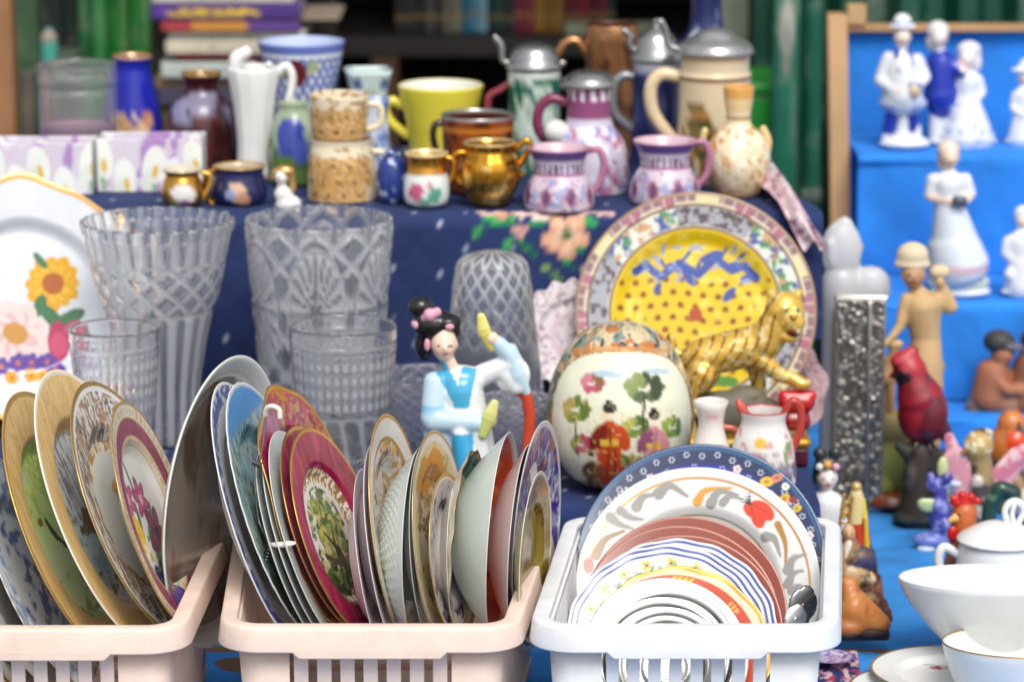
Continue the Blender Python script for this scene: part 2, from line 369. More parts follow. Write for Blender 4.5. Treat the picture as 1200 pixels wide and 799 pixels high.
# ---------------------------------------------------------------- figurines: volumes melted into one skin
def E(x, y, d, rx, ry, rz, col): return ('e', (x, y, d), (rx, ry, rz), col)
def K(a, b, r0, r1, col): return ('k', a if len(a) == 3 else (*a, 0), b if len(b) == 3 else (*b, 0), r0, r1, col)
def S(x, y, d, r, col): return E(x, y, d, r, r, r, col)
_sph = None
def _unit():
    global _sph
    if _sph is None:
        bm = bmesh.new(); bmesh.ops.create_uvsphere(bm, u_segments=20, v_segments=12, radius=1)
        bm.verts.ensure_lookup_table(); _sph = (np.array([v.co[:] for v in bm.verts]), [[v.index for v in f.verts] for f in bm.faces]); bm.free()
    return _sph
def melt(prims, b, vox=1.5, paint=None, smooth=4, squash=None):
    """prims in photo pixels (x, photo y, depth px) -> one continuous coloured skin in metres about b.loc"""
    us, uf = _unit(); V, F, o = [], [], 0
    def w(p): return np.array([p[0] - b.cx, p[2], b.py - p[1]])
    for p in prims:
        if p[0] == 'e':
            v = us * np.array(p[2]) + w(p[1]); V.append(v); F += [[i + o for i in f] for f in uf]; o += len(v)
        else:
            A, B = w(p[1]), w(p[2]); n = max(2, int(np.linalg.norm(B - A) / max(min(p[3], p[4]), .6) / .7)); n = min(n, 14)
            v, f = tube([(*(A + (B - A) * k / n), p[3] + (p[4] - p[3]) * k / n) for k in range(n + 1)], 1, 26, smooth=0)
            v = v.reshape(-1, 3); V.append(v); F += (f + o).tolist(); o += len(v)
    V = np.concatenate(V)
    me = bpy.data.meshes.new('tmp'); me.from_pydata(V.tolist(), [], F)
    ob = bpy.data.objects.new('tmp', me); COL.objects.link(ob)
    rm = ob.modifiers.new('r', 'REMESH'); rm.mode = 'VOXEL'; rm.voxel_size = vox * 1.55
    if smooth: sm = ob.modifiers.new('s', 'SMOOTH'); sm.factor = .5; sm.iterations = smooth
    dg = bpy.context.evaluated_depsgraph_get(); out = bpy.data.meshes.new_from_object(ob.evaluated_get(dg))
    bpy.data.objects.remove(ob); bpy.data.meshes.remove(me)
    n = len(out.vertices); co = np.empty(n * 3, np.float32); out.vertices.foreach_get('co', co); co = co.reshape(-1, 3).astype(float)
    best = np.full(n, 1e9); col = np.zeros((n, 4))
    for p in prims:
        if p[0] == 'e':
            r = np.array(p[2]); q = (co - w(p[1])) / r; L = np.linalg.norm(q, axis=1); d = (L - 1) * r.min()
        else:
            A, B = w(p[1]), w(p[2]); ab = B - A; t = np.clip(((co - A) @ ab) / (ab @ ab + 1e-9), 0, 1)
            d = np.linalg.norm(co - A - t[:, None] * ab, axis=1) - (p[3] + (p[4] - p[3]) * t)
        m = d < best; best[m] = d[m]; col[m] = p[-1]
    if paint:
        a = Art(co[:, 0] + b.cx, b.py - co[:, 2], WHITE, 1.); a.c = col; a.d = co[:, 1]; paint(a); col = a.c
    if squash: ym = co[:, 1].mean(); co[:, 1] = ym + (co[:, 1] - ym) * squash
    co *= np.array([b.s, b.s, b.k]); out.vertices.foreach_set('co', co.astype(np.float32).ravel())
    out.polygons.foreach_set('use_smooth', [True] * len(out.polygons)); out.update(); setcol(out, col)
    return out
UNDER = {'hair_flower': 'hair', 'foot': 'body', 'beak': 'body', 'wattle': 'body', 'comb': 'body', 'tassel': 'ladder'}
def figure(name, label, cat, b, parts, mat='porcelain', group=None, rz=0):
    root = thing(name, label, cat, b.loc, group, rz); by = {}
    for nm, pr, *opt in parts:
        kw = opt[0] if opt else {}
        m = kw.pop('mat', mat); o = obj(nm, melt(pr, b, **kw), m, by.get(UNDER.get(nm), root)); by.setdefault(nm, o)
    return root
SKIN = H('#e0b090'); PALE = H('#ecd2be')
def head(x, y, d, r, skin=SKIN, turn=0., eye=BLACK, lip=H('#b8453c')):
    """a head with face; turn -1..1 looks left..right"""
    fx = x + turn * r * .7; fd = d - r * .93 * math.sqrt(max(1 - .5 * turn * turn, .2)); e = max(r * .10, .9)
    return [E(x, y, d, r * .82, r * .88, r, skin), E(x + turn * r * .1, y + r * .5, d - r * .15, r * .55, r * .6, r * .55, skin),
            E(fx, y + r * .14, fd + r * .02, r * .11, r * .16, r * .22, skin), E(fx - r * .33, y - r * .0, fd + r * .15, e * 1.5, e, e * .45, eye), E(fx + r * .33, y - r * .0, fd + r * .15, e * 1.5, e, e * .45, eye), E(fx - r * .3, y + r * .34, fd + r * .2, r * .22, r * .1, r * .16, skin * np.array([1, .82, .8, 1])), E(fx + r * .3, y + r * .34, fd + r * .2, r * .22, r * .1, r * .16, skin * np.array([1, .82, .8, 1])),
            E(fx, y + r * .52, fd + r * .16, r * .14, r * .1, r * .06, lip), E(x - r * .8, y + r * .1, d, r * .12, r * .16, r * .22, skin), E(x + r * .8, y + r * .1, d, r * .12, r * .16, r * .22, skin)]
TABLE, RISER, TIER = .74, .90, 1.177
# ================================================================ THE SETTING
def sheet(name, x0, x1, y0, y1, z, col, mat, n=2):
    X, Y = np.meshgrid(np.linspace(x0, x1, n), np.linspace(y0, y1, n), indexing='ij')
    return obj(name, mesh(np.stack([X, Y, np.full_like(X, z)], -1).reshape(-1, 3), gridF(n, n), col), mat)
tag(sheet('ground', -60, 60, -60, 90, 0, H('#8d8983'), 'ground'), kind='structure')
# market table
tb = thing('market_table', 'long trestle table under the blue cloth carrying all the wares', 'table', (0, 4.2, 0))
obj('table_top', boxm(-1.6, 1.6, -.9, 1.25, .70, .735, .004, H('#8a6a48')), 'wood', tb)
lg = boxm(-.03, .03, -.03, .03, 0, .70, .003, H('#7a5c40'))
for x in (-1.5, 1.5):
    for y in (-.8, 1.15): obj('leg', lg, 'wood', tb, (x, y, 0))
# blue cloth on the table, wrinkled, hanging over the front
nx, ny = 220, 160
X = np.linspace(-1.62, 1.62, nx); T = np.linspace(0, 1, ny)
XX, TT = np.meshgrid(X, T, indexing='ij'); L = TT * 2.75
yy = np.where(L < .5, 3.27, 3.27 + (L - .5)); zz = np.where(L < .5, TABLE - .5 + L, TABLE)
wr = (fbm(XX, L, 5, 4) - .5) * .014 + np.abs(fbm(XX * 1.0, L * 2.2, 9, 8) - .5) * -.022 + (fbm(XX, L, 30, 12) - .5) * .003
zz = zz + np.where(L > .5, wr + .001, 0); yy = yy + np.where(L < .5, wr * 3 + .012 * np.sin(XX * 22), 0)
bc = H('#3690e0'); cc = np.tile(bc, (nx * ny, 1)); nn = fbm(XX.ravel(), L.ravel(), 14, 30)[:, None]; cc[:, :3] *= (.82 + .3 * nn)
tag(obj('tablecloth', mesh(np.stack([XX, yy, zz], -1).reshape(-1, 3), gridF(nx, ny), cc), 'cloth'), 'bright blue wrinkled cloth spread over the table under the white cups', 'tablecloth')
# low riser and high tier behind, under a navy cloth
rb = thing('display_box', 'low wooden box under the navy cloth that lifts the crystal vases', 'box', (0, 0, 0))
obj('box_body', boxm(-1.5, .372, 4.115, 4.605, TABLE + .012, RISER - .006, .004, H('#6d5238')), 'wood', rb)
tbx = thing('display_tier', 'tall wooden box under the navy cloth that lifts the jugs and steins', 'box', (0, 0, 0))
obj('box_body', boxm(-1.5, .325, 4.632, 5.19, TABLE + .012, TIER - .008, .004, H('#6d5238')), 'wood', tbx)
obj('ledge', boxm(.3255, .415, 4.632, 4.69, TABLE + .012, TIER - .008, .004, H('#6d5238')), 'wood', tbx)
prof = [(4.095, TABLE + .015), (4.10, RISER - .012), (4.112, RISER)] + [(y, RISER) for y in np.linspace(4.2, 4.60, 8)] + [(4.606, RISER + .012)]
prof += [(4.61, RISER + .012 + (TIER - RISER - .025) * i / 24) for i in range(1, 25)] + [(4.617, TIER - .005), (4.63, TIER)] + [(y, TIER) for y in np.linspace(4.66, 5.20, 24)]
PP = np.array(prof); nx = 330
arc = np.concatenate([[0], np.cumsum(np.hypot(*np.diff(PP, axis=0).T))]); na_ = 170; aa = np.linspace(0, arc[-1], na_)
py_, pz_ = np.interp(aa, arc, PP[:, 0]), np.interp(aa, arc, PP[:, 1])
X = np.linspace(-1.52, .428, nx); XX, AA = np.meshgrid(X, aa, indexing='ij'); YY = np.ones(nx)[:, None] * py_[None]; ZZ = np.ones(nx)[:, None] * pz_[None]
face = (YY > 4.603) & (YY < 4.628) & (ZZ > RISER + .01)
YY = YY - np.where(face, .006 * np.sin(XX * 16 + 2 * np.sin(ZZ * 9)) + .005 * (fbm(XX, ZZ, 12, 5) - .5), 0)
XX = np.where(YY < 4.604, np.minimum(XX, .384), np.minimum(XX, np.interp(YY, [4.63, 4.70, 4.90], [.428, .42, .345])))
u, v = (XX - YY * 0 + (ZZ + YY)) / .066, (XX - (ZZ + YY)) / .066
q = np.minimum(np.abs(u - np.round(u)), np.abs(v - np.round(v)))
YY = YY + np.where(face, .0022 * (1 - sstep(0, .10, q)), 0); top = ZZ > TIER - .003
ZZ = ZZ - np.where(top, .0015 * (1 - sstep(0, .1, q)), 0)
cs_ = Base(600, 4.61, 1.04).s; fold = np.interp(TIER - .005, PP[:, 1][:37], arc[:37])       # print measured along the cloth from the fold at the tier's front edge
fx = 600 + XX / cs_; fy = 250 + (np.interp(TIER - .002, pz_[py_ < 4.64], aa[py_ < 4.64]) - AA) / cs_
a = Art(fx.ravel(), fy.ravel(), H('#223669'), 1.2)
a.put((.5 * fbm(XX.ravel(), ZZ.ravel() + YY.ravel(), 20, 9)), H('#131f4a'))
uu, vv = (u - np.round(u)).ravel(), (v - np.round(v)).ravel()
a.put(1 - sstep(.05, .075, np.hypot(uu, vv)), H('#b9c2d6'))
for gx, gy, l, w, ang, c in [(560, 276, 13, 6, 2.2, '#1f8a4a'), (578, 262, 12, 6, .3, '#2b9a50'), (598, 262, 12, 7, 2.4, '#1c7a42'), (596, 290, 12, 6, 2.0, '#2f9a55'), (618, 296, 16, 6, .7, '#17703c'), (632, 262, 14, 8, 2.6, '#1f8a4a'),
                               (648, 256, 10, 6, .4, '#17703c'), (690, 262, 12, 7, .5, '#2b9a50'), (640, 318, 12, 5, 2.7, '#7c9a3c'), (664, 310, 12, 6, .8, '#1f8a4a'), (682, 292, 11, 6, 2., '#2b9a50'), (652, 330, 11, 5, 1.0, '#5c8a3c')]:
    a.ell(gx, gy, l, w, ang, H(c), point=True); a.stroke([(gx - l * .7 * math.cos(ang), gy - l * .7 * math.sin(ang)), (gx + l * .6 * math.cos(ang), gy + l * .6 * math.sin(ang))], 1., H('#7fc07a'), .6)
a.flower(664, 280, 27, 5, H('#e0a886'), H('#1f6a3c'), rot=.3, col2=H('#efcdb4'))
a.flower(610, 276, 9, 4, H('#d9a6a0'), H('#a55a40')); a.flower(587, 250, 10, 5, H('#d8a080')); a.flower(636, 250, 13, 5, H('#e8cfc8'), H('#c07a70')); a.flower(610, 250, 9, 5, H('#e4d2c0'))
a.noise(((a.y > 243) & (a.y < 254) & (a.x > 560) & (a.x < 720)).astype(float), H('#e0b8b0'), .09, .5, .6)
tag(obj('navy_cloth', mesh(np.stack([XX, YY, ZZ], -1).reshape(-1, 3), gridF(nx, na_), a.c), 'cloth'), 'navy quilted cloth with white dots and flowers draped over the tier behind the crystal', 'cloth')

# kiosk behind: shelf, doors, posts, corrugated sheet, unseen roof added for shade
tag(obj('added_shade_roof', boxm(-3.5, 3.5, 5.7, 9.2, 2.55, 2.62, .01, H('#4a4f48')), 'enamel'), 'unseen flat grey roof added to darken the kiosk full of books', 'roof')  # out of view; added to keep sky light off the books
tag(obj('kiosk_wall', boxm(-3.5, 3.5, 8.2, 8.3, .001, 2.54, .005, H('#22201e')), 'enamel'), 'dark back wall of the kiosk behind the books', 'wall')
sh = thing('bookshelf', 'brown bookshelf with rows of old books, its boards coloured dark for shade', 'bookshelf', (0, 0, 0))
shade_brown = H('#2a1c14')  # boards and back coloured dark to carry the booth's shade
zs = at(600, 52, 7.0).z
p0 = at(398, 100, 7.0).x; p1 = at(850, 100, 7.0).x
obj('shelf_board', boxm(p0, p1, 6.95, 7.6, zs - .02, zs + .02, .003, H('#2b2523')), 'wood', sh)
obj('shelf_board', boxm(p0, p1, 6.95, 7.6, zs - .47, zs - .43, .003, shade_brown), 'wood', sh)
obj('shelf_board', boxm(p0, p1, 6.95, 7.6, zs + .42, zs + .46, .003, shade_brown), 'wood', sh)
obj('back_panel', boxm(p0, p1, 7.605, 7.63, .002, 2.3, .002, H('#17110e')), 'wood', sh)
xl = at(450, 100, 6.97)
obj('upright', boxm(xl.x - .025, xl.x + .03, 6.93, 7.6, .001, zs - .021, .003, H('#5a3a22')), 'wood', sh)
obj('side_panel', boxm(p0 - .03, p0, 6.93, 7.63, .001, 2.3, .003, shade_brown), 'wood', sh)
obj('side_panel', boxm(p1, p1 + .03, 6.93, 7.63, .001, 2.3, .003, shade_brown), 'wood', sh)
def book(label, x0, x1, y0, y1, z0, z1, col, spine='front', group=None, art=None):
    """closed book: case (with spine) and page block. spine 'front' faces the camera; lying if wider than tall"""
    lying = (x1 - x0) > (z1 - z0); c = Vector(((x0 + x1) / 2, y0, z0)); t = .0025
    r = thing('book', label, 'book', c, group); w, h, d = (x1 - x0) / 2, z1 - z0, y1 - y0
    n = 40; a = None
    if lying:
        obj('cover', boxm(-w, w, t, d, 0, t, .0008, col), 'paper', r); obj('cover', boxm(-w, w, t, d, h - t, h, .0008, col), 'paper', r)
        obj('pages', boxm(-w + .004, w - .004, .006, d - .004, t, h - t, .0005, H('#d8d2c2')), 'paper', r)
        if spine == 'front': me = gridbox(-w, w, 0, h, .0, .006, n, 8); a = me
    else:
        obj('cover', boxm(-w, -w + t, t, d, 0, h, .0008, col), 'paper', r); obj('cover', boxm(w - t, w, t, d, 0, h, .0008, col), 'paper', r)
        obj('pages', boxm(-w + t, w - t, .006, d - .004, .003, h - .003, .0005, H('#cfc6b2')), 'paper', r)
        a = gridbox(-w, w, 0, h, 0, .006, 6, n)
    if a:
        V, F = a; A = Art(V[:, 0] / max(2 * w, 1e-6), V[:, 2] / h, col, .012)
        if art: art(A)
        obj('spine', mesh(V, F, A.c), 'paper', r)
    return r
def gridbox(x0, x1, z0, z1, y0, y1, n, m):
    """thin gently rounded slab facing -Y"""
    U, W = np.meshgrid(np.linspace(0, 1, n), np.linspace(0, 1, m), indexing='ij')
    X, Z = x0 + (x1 - x0) * U, z0 + (z1 - z0) * W
    V1 = np.stack([X, np.full_like(X, y0), Z], -1).reshape(-1, 3); V2 = V1.copy(); V2[:, 1] = y1
    F = gridF(n, m); N = n * m
    e = [i * m for i in range(n)] + [(n - 1) * m + j for j in range(1, m)] + [i * m + m - 1 for i in range(n - 2, -1, -1)] + [j for j in range(m - 2, 0, -1)]
    S_ = np.array([[e[k], e[k - 1], e[k - 1] + N, e[k] + N] for k in range(len(e))])
    return np.concatenate([V1, V2]), np.concatenate([F, F[:, ::-1] + N, S_])
cols = ['#2a2426', '#3a3436', '#242022', '#4c4a48', '#2d2528', '#6d6a5c', '#8b8574', '#1f6d86', '#4f8fae', '#7fb0c4', '#1d3b35', '#234a40', '#2a2c38', '#7c2338', '#8a2a3c', '#a2742a', '#8e641f', '#94702c', '#7b1e33', '#6a1a2c', '#8c2338', '#5c1626', '#751b30', '#1a3a34']
names = ['black', 'charcoal', 'dark', 'grey', 'brownish', 'olive grey', 'beige', 'teal', 'blue', 'pale blue', 'dark green', 'bottle green', 'slate', 'crimson', 'red', 'ochre', 'mustard', 'amber', 'maroon', 'wine red', 'ruby red', 'burgundy', 'deep red', 'forest green']
xx = 462.
ORD = 'first second third fourth fifth sixth seventh eighth ninth tenth eleventh twelfth thirteenth fourteenth fifteenth sixteenth seventeenth eighteenth nineteenth twentieth twenty-first twenty-second twenty-third last'.split()
for i, c in enumerate(cols):
    w = [13, 11, 14, 12, 10, 11, 12, 9, 11, 12, 10, 12, 11][i % 13] * .95; q0, q1 = at(xx, 47, 6.98), at(xx + w, 47, 6.98)
    def art(A, i=i): A.band(.12, .15, H('#a58a4a'), .7); A.band(.8, .83, H('#a58a4a'), .7); A.noise(((A.y > .4) & (A.y < .7)).astype(float), H('#b09a60'), 9, .52, .58, i, k=.6)
    book(f'{names[i]} old book standing on the shaded shelf, {ORD[i]} from the brown upright', q0.x + .001, q1.x - .001, 7.0 + random.random() * .03, 7.2, zs + .0205, zs + .25 + random.random() * .08, H(c), group='old books standing on the shaded shelf', art=art)
    xx += w
q0, q1 = at(662, 20, 6.96), at(768, 20, 6.96)
book('pale green book lying flat in front of the red spines on the shelf', q0.x, q1.x, 6.962, 6.995, zs + .021, zs + .048, H('#8f9a80'))
# stack of books on the left, on a small stand
stk = [('#c9c4b4', '', 178, 345, 0, 6), ('#4a2f7a', 'y', 176, 352, 4, 20), ('#9a8a78', '', 200, 398, 22, 24), ('#c98a3c', 'r', 190, 352, 24, 36), ('#c8ccc6', '', 197, 358, 36, 46), ('#cfc6b0', '', 195, 356, 47, 62), ('#a02a34', '', 205, 330, 62, 70), ('#b9c4bc', '', 190, 300, 72, 88), ('#8a7258', '', 182, 330, 90, 104), ('#3c3a52', '', 186, 336, 104, 122), ('#6a5a3a', '', 180, 340, 122, 142), ('#4a2c2a', '', 186, 340, 142, 160)]
lbl = ['off-white book on top of the stack behind the jugs', 'purple book with yellow lettering near the top of the stack', 'thin worn book under the purple one, jutting out', 'red and orange book in the middle of the stack', 'pale grey book with rounded spine in the stack', 'cream book below the pale grey one in the stack', 'thin crimson book in the stack below the cream one', 'pale green book low in the stack beside the blue vase', 'tan book in the lower stack behind the brown vase', 'slate book in the lower stack behind the brown vase', 'olive book near the bottom of the book stack', 'dark brown book at the bottom of the stack']
YB = 6.2; zb = at(260, 160, YB).z
cr = thing('book_crate', 'wooden crate hidden behind the jugs that carries the stack of books', 'crate', (at(265, 160, YB).x, YB + .12, 0))
obj('crate_body', boxm(-.18, .18, -.1, .16, .001, zb - .001, .004, H('#5a4630')), 'wood', cr)
obj('crate_rail', boxm(-.19, .19, -.112, -.1, zb - .09, zb - .02, .002, H('#6a5238')), 'wood', cr)
zt = zb
for k in range(len(stk) - 1, -1, -1):
    c, md, xa, xb, ya, yb = stk[k]; h = at(260, ya, YB).z; z1 = h if k else h + .02
    def art(A, md=md, k=k):
        if md == 'y': A.noise(((A.y > .25) & (A.y < .75) & (A.x > -.38) & (A.x < .22)).astype(float), H('#e0b828'), 30, .42, .5, 5, sy=.12, sx=.9); A.rect(-.45, .2, -.38, .8, H('#5a3aa0'))
        elif md == 'r': A.rect(-.6, -.1, -.28, 1.1, H('#a83a40')); A.rect(.12, -.1, .6, 1.1, H('#5a3c86'))
        else: A.noise(((A.y > .3) & (A.y < .7) & (np.abs(A.x) < .3)).astype(float), H('#5a5450'), 26, .5, .56, k, sy=.15, k=.6)
    book(lbl[k], at(xa, ya, YB).x, at(xb, ya, YB).x, YB - (.02 if k % 2 else 0), YB + .2, zt + .0003, z1 - .0003, H(c), art=art); zt = z1
# left: wooden post, green posts, turquoise can, folding green doors
def board(name, label, cat, px0, px1, Y, z0, z1, col, mat='enamel', th=.04, paint=None, sub='board'):
    a0, a1 = at(px0, 100, Y).x, at(px1, 100, Y).x; r = thing(name, label, cat, ((a0 + a1) / 2, Y, z0)); w = (a1 - a0) / 2
    obj(sub, boxm(-w, w, 0, th, 0, z1 - z0, .004, col), mat, r); return r, w
r, w = board('wooden_post', 'weathered brown wooden post at the edge beside the green door', 'post', -14, 16, 5.9, .001, 2.5, H('#a87850'), 'wood', .06)
obj('metal_strap', boxm(-w - .004, w + .004, -.003, .063, 1.05, 1.08, .001, H('#4a4038')), 'enamel', r)
r, w = board('green_post', 'narrow dull green post next to the wooden post', 'post', 20, 46, 6.25, .001, 2.5, H('#3f6040'), 'enamel', .05)
obj('hinge', boxm(-w * .6, w * .6, -.012, 0, .95, 1.15, .003, H('#70665c')), 'enamel', r)
r, w = board('gap_shade_panel', 'almost black panel put in for the shaded gap between the green posts', 'panel', 46, 92, 6.5, .001, 2.5, H('#0d2420'), 'enamel', .03)  # added dark sheet stands in for the shade of an open gap
obj('ridge', boxm(-.012, .012, -.02, 0, 0, 2.4, .003, H('#0d2420')), 'enamel', r)
b = Base(58, 6.0, at(58, 78, 6.0).z)
vessel('turquoise_bottle', 'small turquoise bottle on a bracket by the dark panel', 'bottle', b, [(9, 78), (10, 66), (10, 48), (9, 42), (5, 38), (5, 35)], 'enamel', H('#4fb0a0'), paint=lambda a: a.band(36, 48, H('#c08a7a'), .7))
bk = thing('bracket', 'thin metal bracket under the turquoise bottle', 'bracket', b.loc)
obj('plate', boxm(-.03, .03, -.02, .27, -.012, -.001, .002, H('#50604c')), 'enamel', bk); obj('arm', boxm(-.006, .006, .20, .25, -.06, -.012, .002, H('#50604c')), 'enamel', bk)
gd = thing('green_door', 'bright green folding metal door with vertical ribs beside the books', 'door', (at(135, 100, 6.45).x, 6.45, .001))
x0, x1 = at(90, 100, 6.45).x - gd.location.x, at(178, 100, 6.45).x - gd.location.x
for i, (f0, f1, c, dy) in enumerate([(0, .22, '#0d6a34', .03), (.22, .42, '#2f8a44', 0), (.42, .55, '#14963c', .03), (.55, .70, '#4a8a48', 0), (.70, .84, '#129238', .03), (.84, 1, '#3f8a40', 0)]):
    obj('rib', boxm(x0 + (x1 - x0) * f0 + .0006, x0 + (x1 - x0) * f1 - .0006, dy, dy + .05, 0, 2.4, .008, H(c)), 'enamel', gd)
obj('bolt', boxm(.0, .02, -.012, 0, 1.30, 1.32, .004, H('#88907e')), 'enamel', gd)
# right: beige sheet, green box, pipes, corrugated sheet
r, w = board('paper_sheet', 'beige sheet of paper pinned up behind the big stein', 'paper', 838, 876, 6.3, 1.2, 1.75, H('#9aa48a'), 'paper', .004, sub='sheet')
obj('pin', boxm(-.006, .006, -.006, 0, .5, .512, .002, H('#707070')), 'polished', r)
r, w = board('tall_panel', 'pale wooden panel behind the steins with the paper pinned to it', 'panel', 832, 884, 6.32, .001, 2.5, H('#6a6a4c'), 'wood', .03)
obj('batten', boxm(w - .02, w, -.012, 0, 0, 2.4, .003, H('#4f5a3a')), 'wood', r)
gb = thing('green_crate', 'bright green plastic crate behind the cream two-handled vase', 'crate', (at(902, 170, 5.8).x, 5.8, .001))
zt = at(900, 112, 5.8).z
obj('crate_body', boxm(-.035, .035, 0, .2, 0, zt, .006, H('#1d8a2c')), 'plastic', gb); obj('rim', boxm(-.040, .040, -.006, .206, zt + .0005, zt + .02, .004, H('#1d8a2c')), 'plastic', gb)
def pipe(label, px0, px1, Y, col, art=None, name='green_pipe'):
    q0, q1 = at(px0, 100, Y).x, at(px1, 100, Y).x; r = thing(name, label, 'post', ((q0 + q1) / 2, Y, .001)); R0 = (q1 - q0) / 2
    V, F, T, rr = lathe([(R0, z) for z in np.linspace(0, 2.5, 160)], 24); a = Art(T, V[:, 2], col, .02)
    if art: art(a)
    obj('tube', mesh(V, F, a.c), 'enamel', r); obj('clamp', boxm(-R0 * 1.15, R0 * 1.15, -R0 * 1.15, R0 * 1.15, .98, 1.0, .002, H('#6a7870')), 'enamel', r)
zw = at(918, 32, 5.75).z; zl = at(918, 75, 5.75).z
def wear(a):
    a.ell(0, zw, .5, .045, 0, H('#c9c0b8'), rough=.3, f=9); a.ell(0, zl, .3, .02, 0, H('#a09a90'), rough=.4, f=12)
    a.noise((a.y > .2).astype(float), H('#6f8f80'), 5, .60, .66, 3, sx=1.5)
pipe('teal green steel post with chipped white paint near its top', 904, 936, 5.75, H('#1d7a60'), wear)
pipe('plain dark green steel post beside the chipped one', 942, 962, 5.85, H('#0c6650'))
cs = thing('corrugated_sheet', 'dark green corrugated metal sheet behind the blue display steps', 'panel', (0, 6.1, .001))
q0, q1 = at(885, 100, 6.1).x, at(1290, 100, 6.1).x; nxx = 260
xs = np.linspace(q0, q1, nxx); yo = .028 * np.clip(np.sin(xs / .105 * 2 * math.pi) * 1.6, -1, 1)
V1 = np.concatenate([np.stack([xs, yo + o_, np.full_like(xs, z)], -1) for z, o_ in ((0, 0), (2.5, 0), (2.5, .004), (0, .004))])
obj('sheet', mesh(V1.reshape(4, nxx, 3).transpose(1, 0, 2).reshape(-1, 3), gridF(nxx, 4, cv=True), H('#07533f')), 'enamel', cs)
obj('rail', boxm(q0, q1, .045, .08, 1.9, 1.96, .003, H('#07533f')), 'enamel', cs)
# ================================================================ BASKETS
def rounded(c4, inset, rad, n=6):
    """rounded quad, inset from the outer corners; returns points, outward normals, and index ranges of the corners"""
    C = [np.array([p.x, p.y]) for p in c4]; out = []; nor = []; cor = []
    N = []
    for i in range(4):
        d = C[(i + 1) % 4] - C[i]; d /= np.linalg.norm(d); N.append(np.array([d[1], -d[0]]))      # ccw: outward is right of travel
    def corner(i, off):
        n0, n1 = N[i - 1], N[i]; A = np.array([n0, n1]); b = np.array([n0 @ C[i] - off, n1 @ C[i] - off]); return np.linalg.solve(A, b)
    for i in range(4):
        ctr = corner(i, inset + rad); a0, a1 = math.atan2(N[i - 1][1], N[i - 1][0]), math.atan2(N[i][1], N[i][0])
        if a1 < a0: a1 += 2 * math.pi
        s = len(out)
        for k in range(n + 1):
            t = a0 + (a1 - a0) * k / n; v = np.array([math.cos(t), math.sin(t)]); out.append(ctr + rad * v); nor.append(v)
        cor.append((s, len(out) - 1))
    return np.array(out), np.array(nor), cor
def sweep(P, N, prof, closed=True):
    V = np.array([[(*(p + n * o), z) for o, z in prof] for p, n in zip(P, N)]).reshape(-1, 3)
    return V, gridF(len(P), len(prof), cu=closed, cv=True)
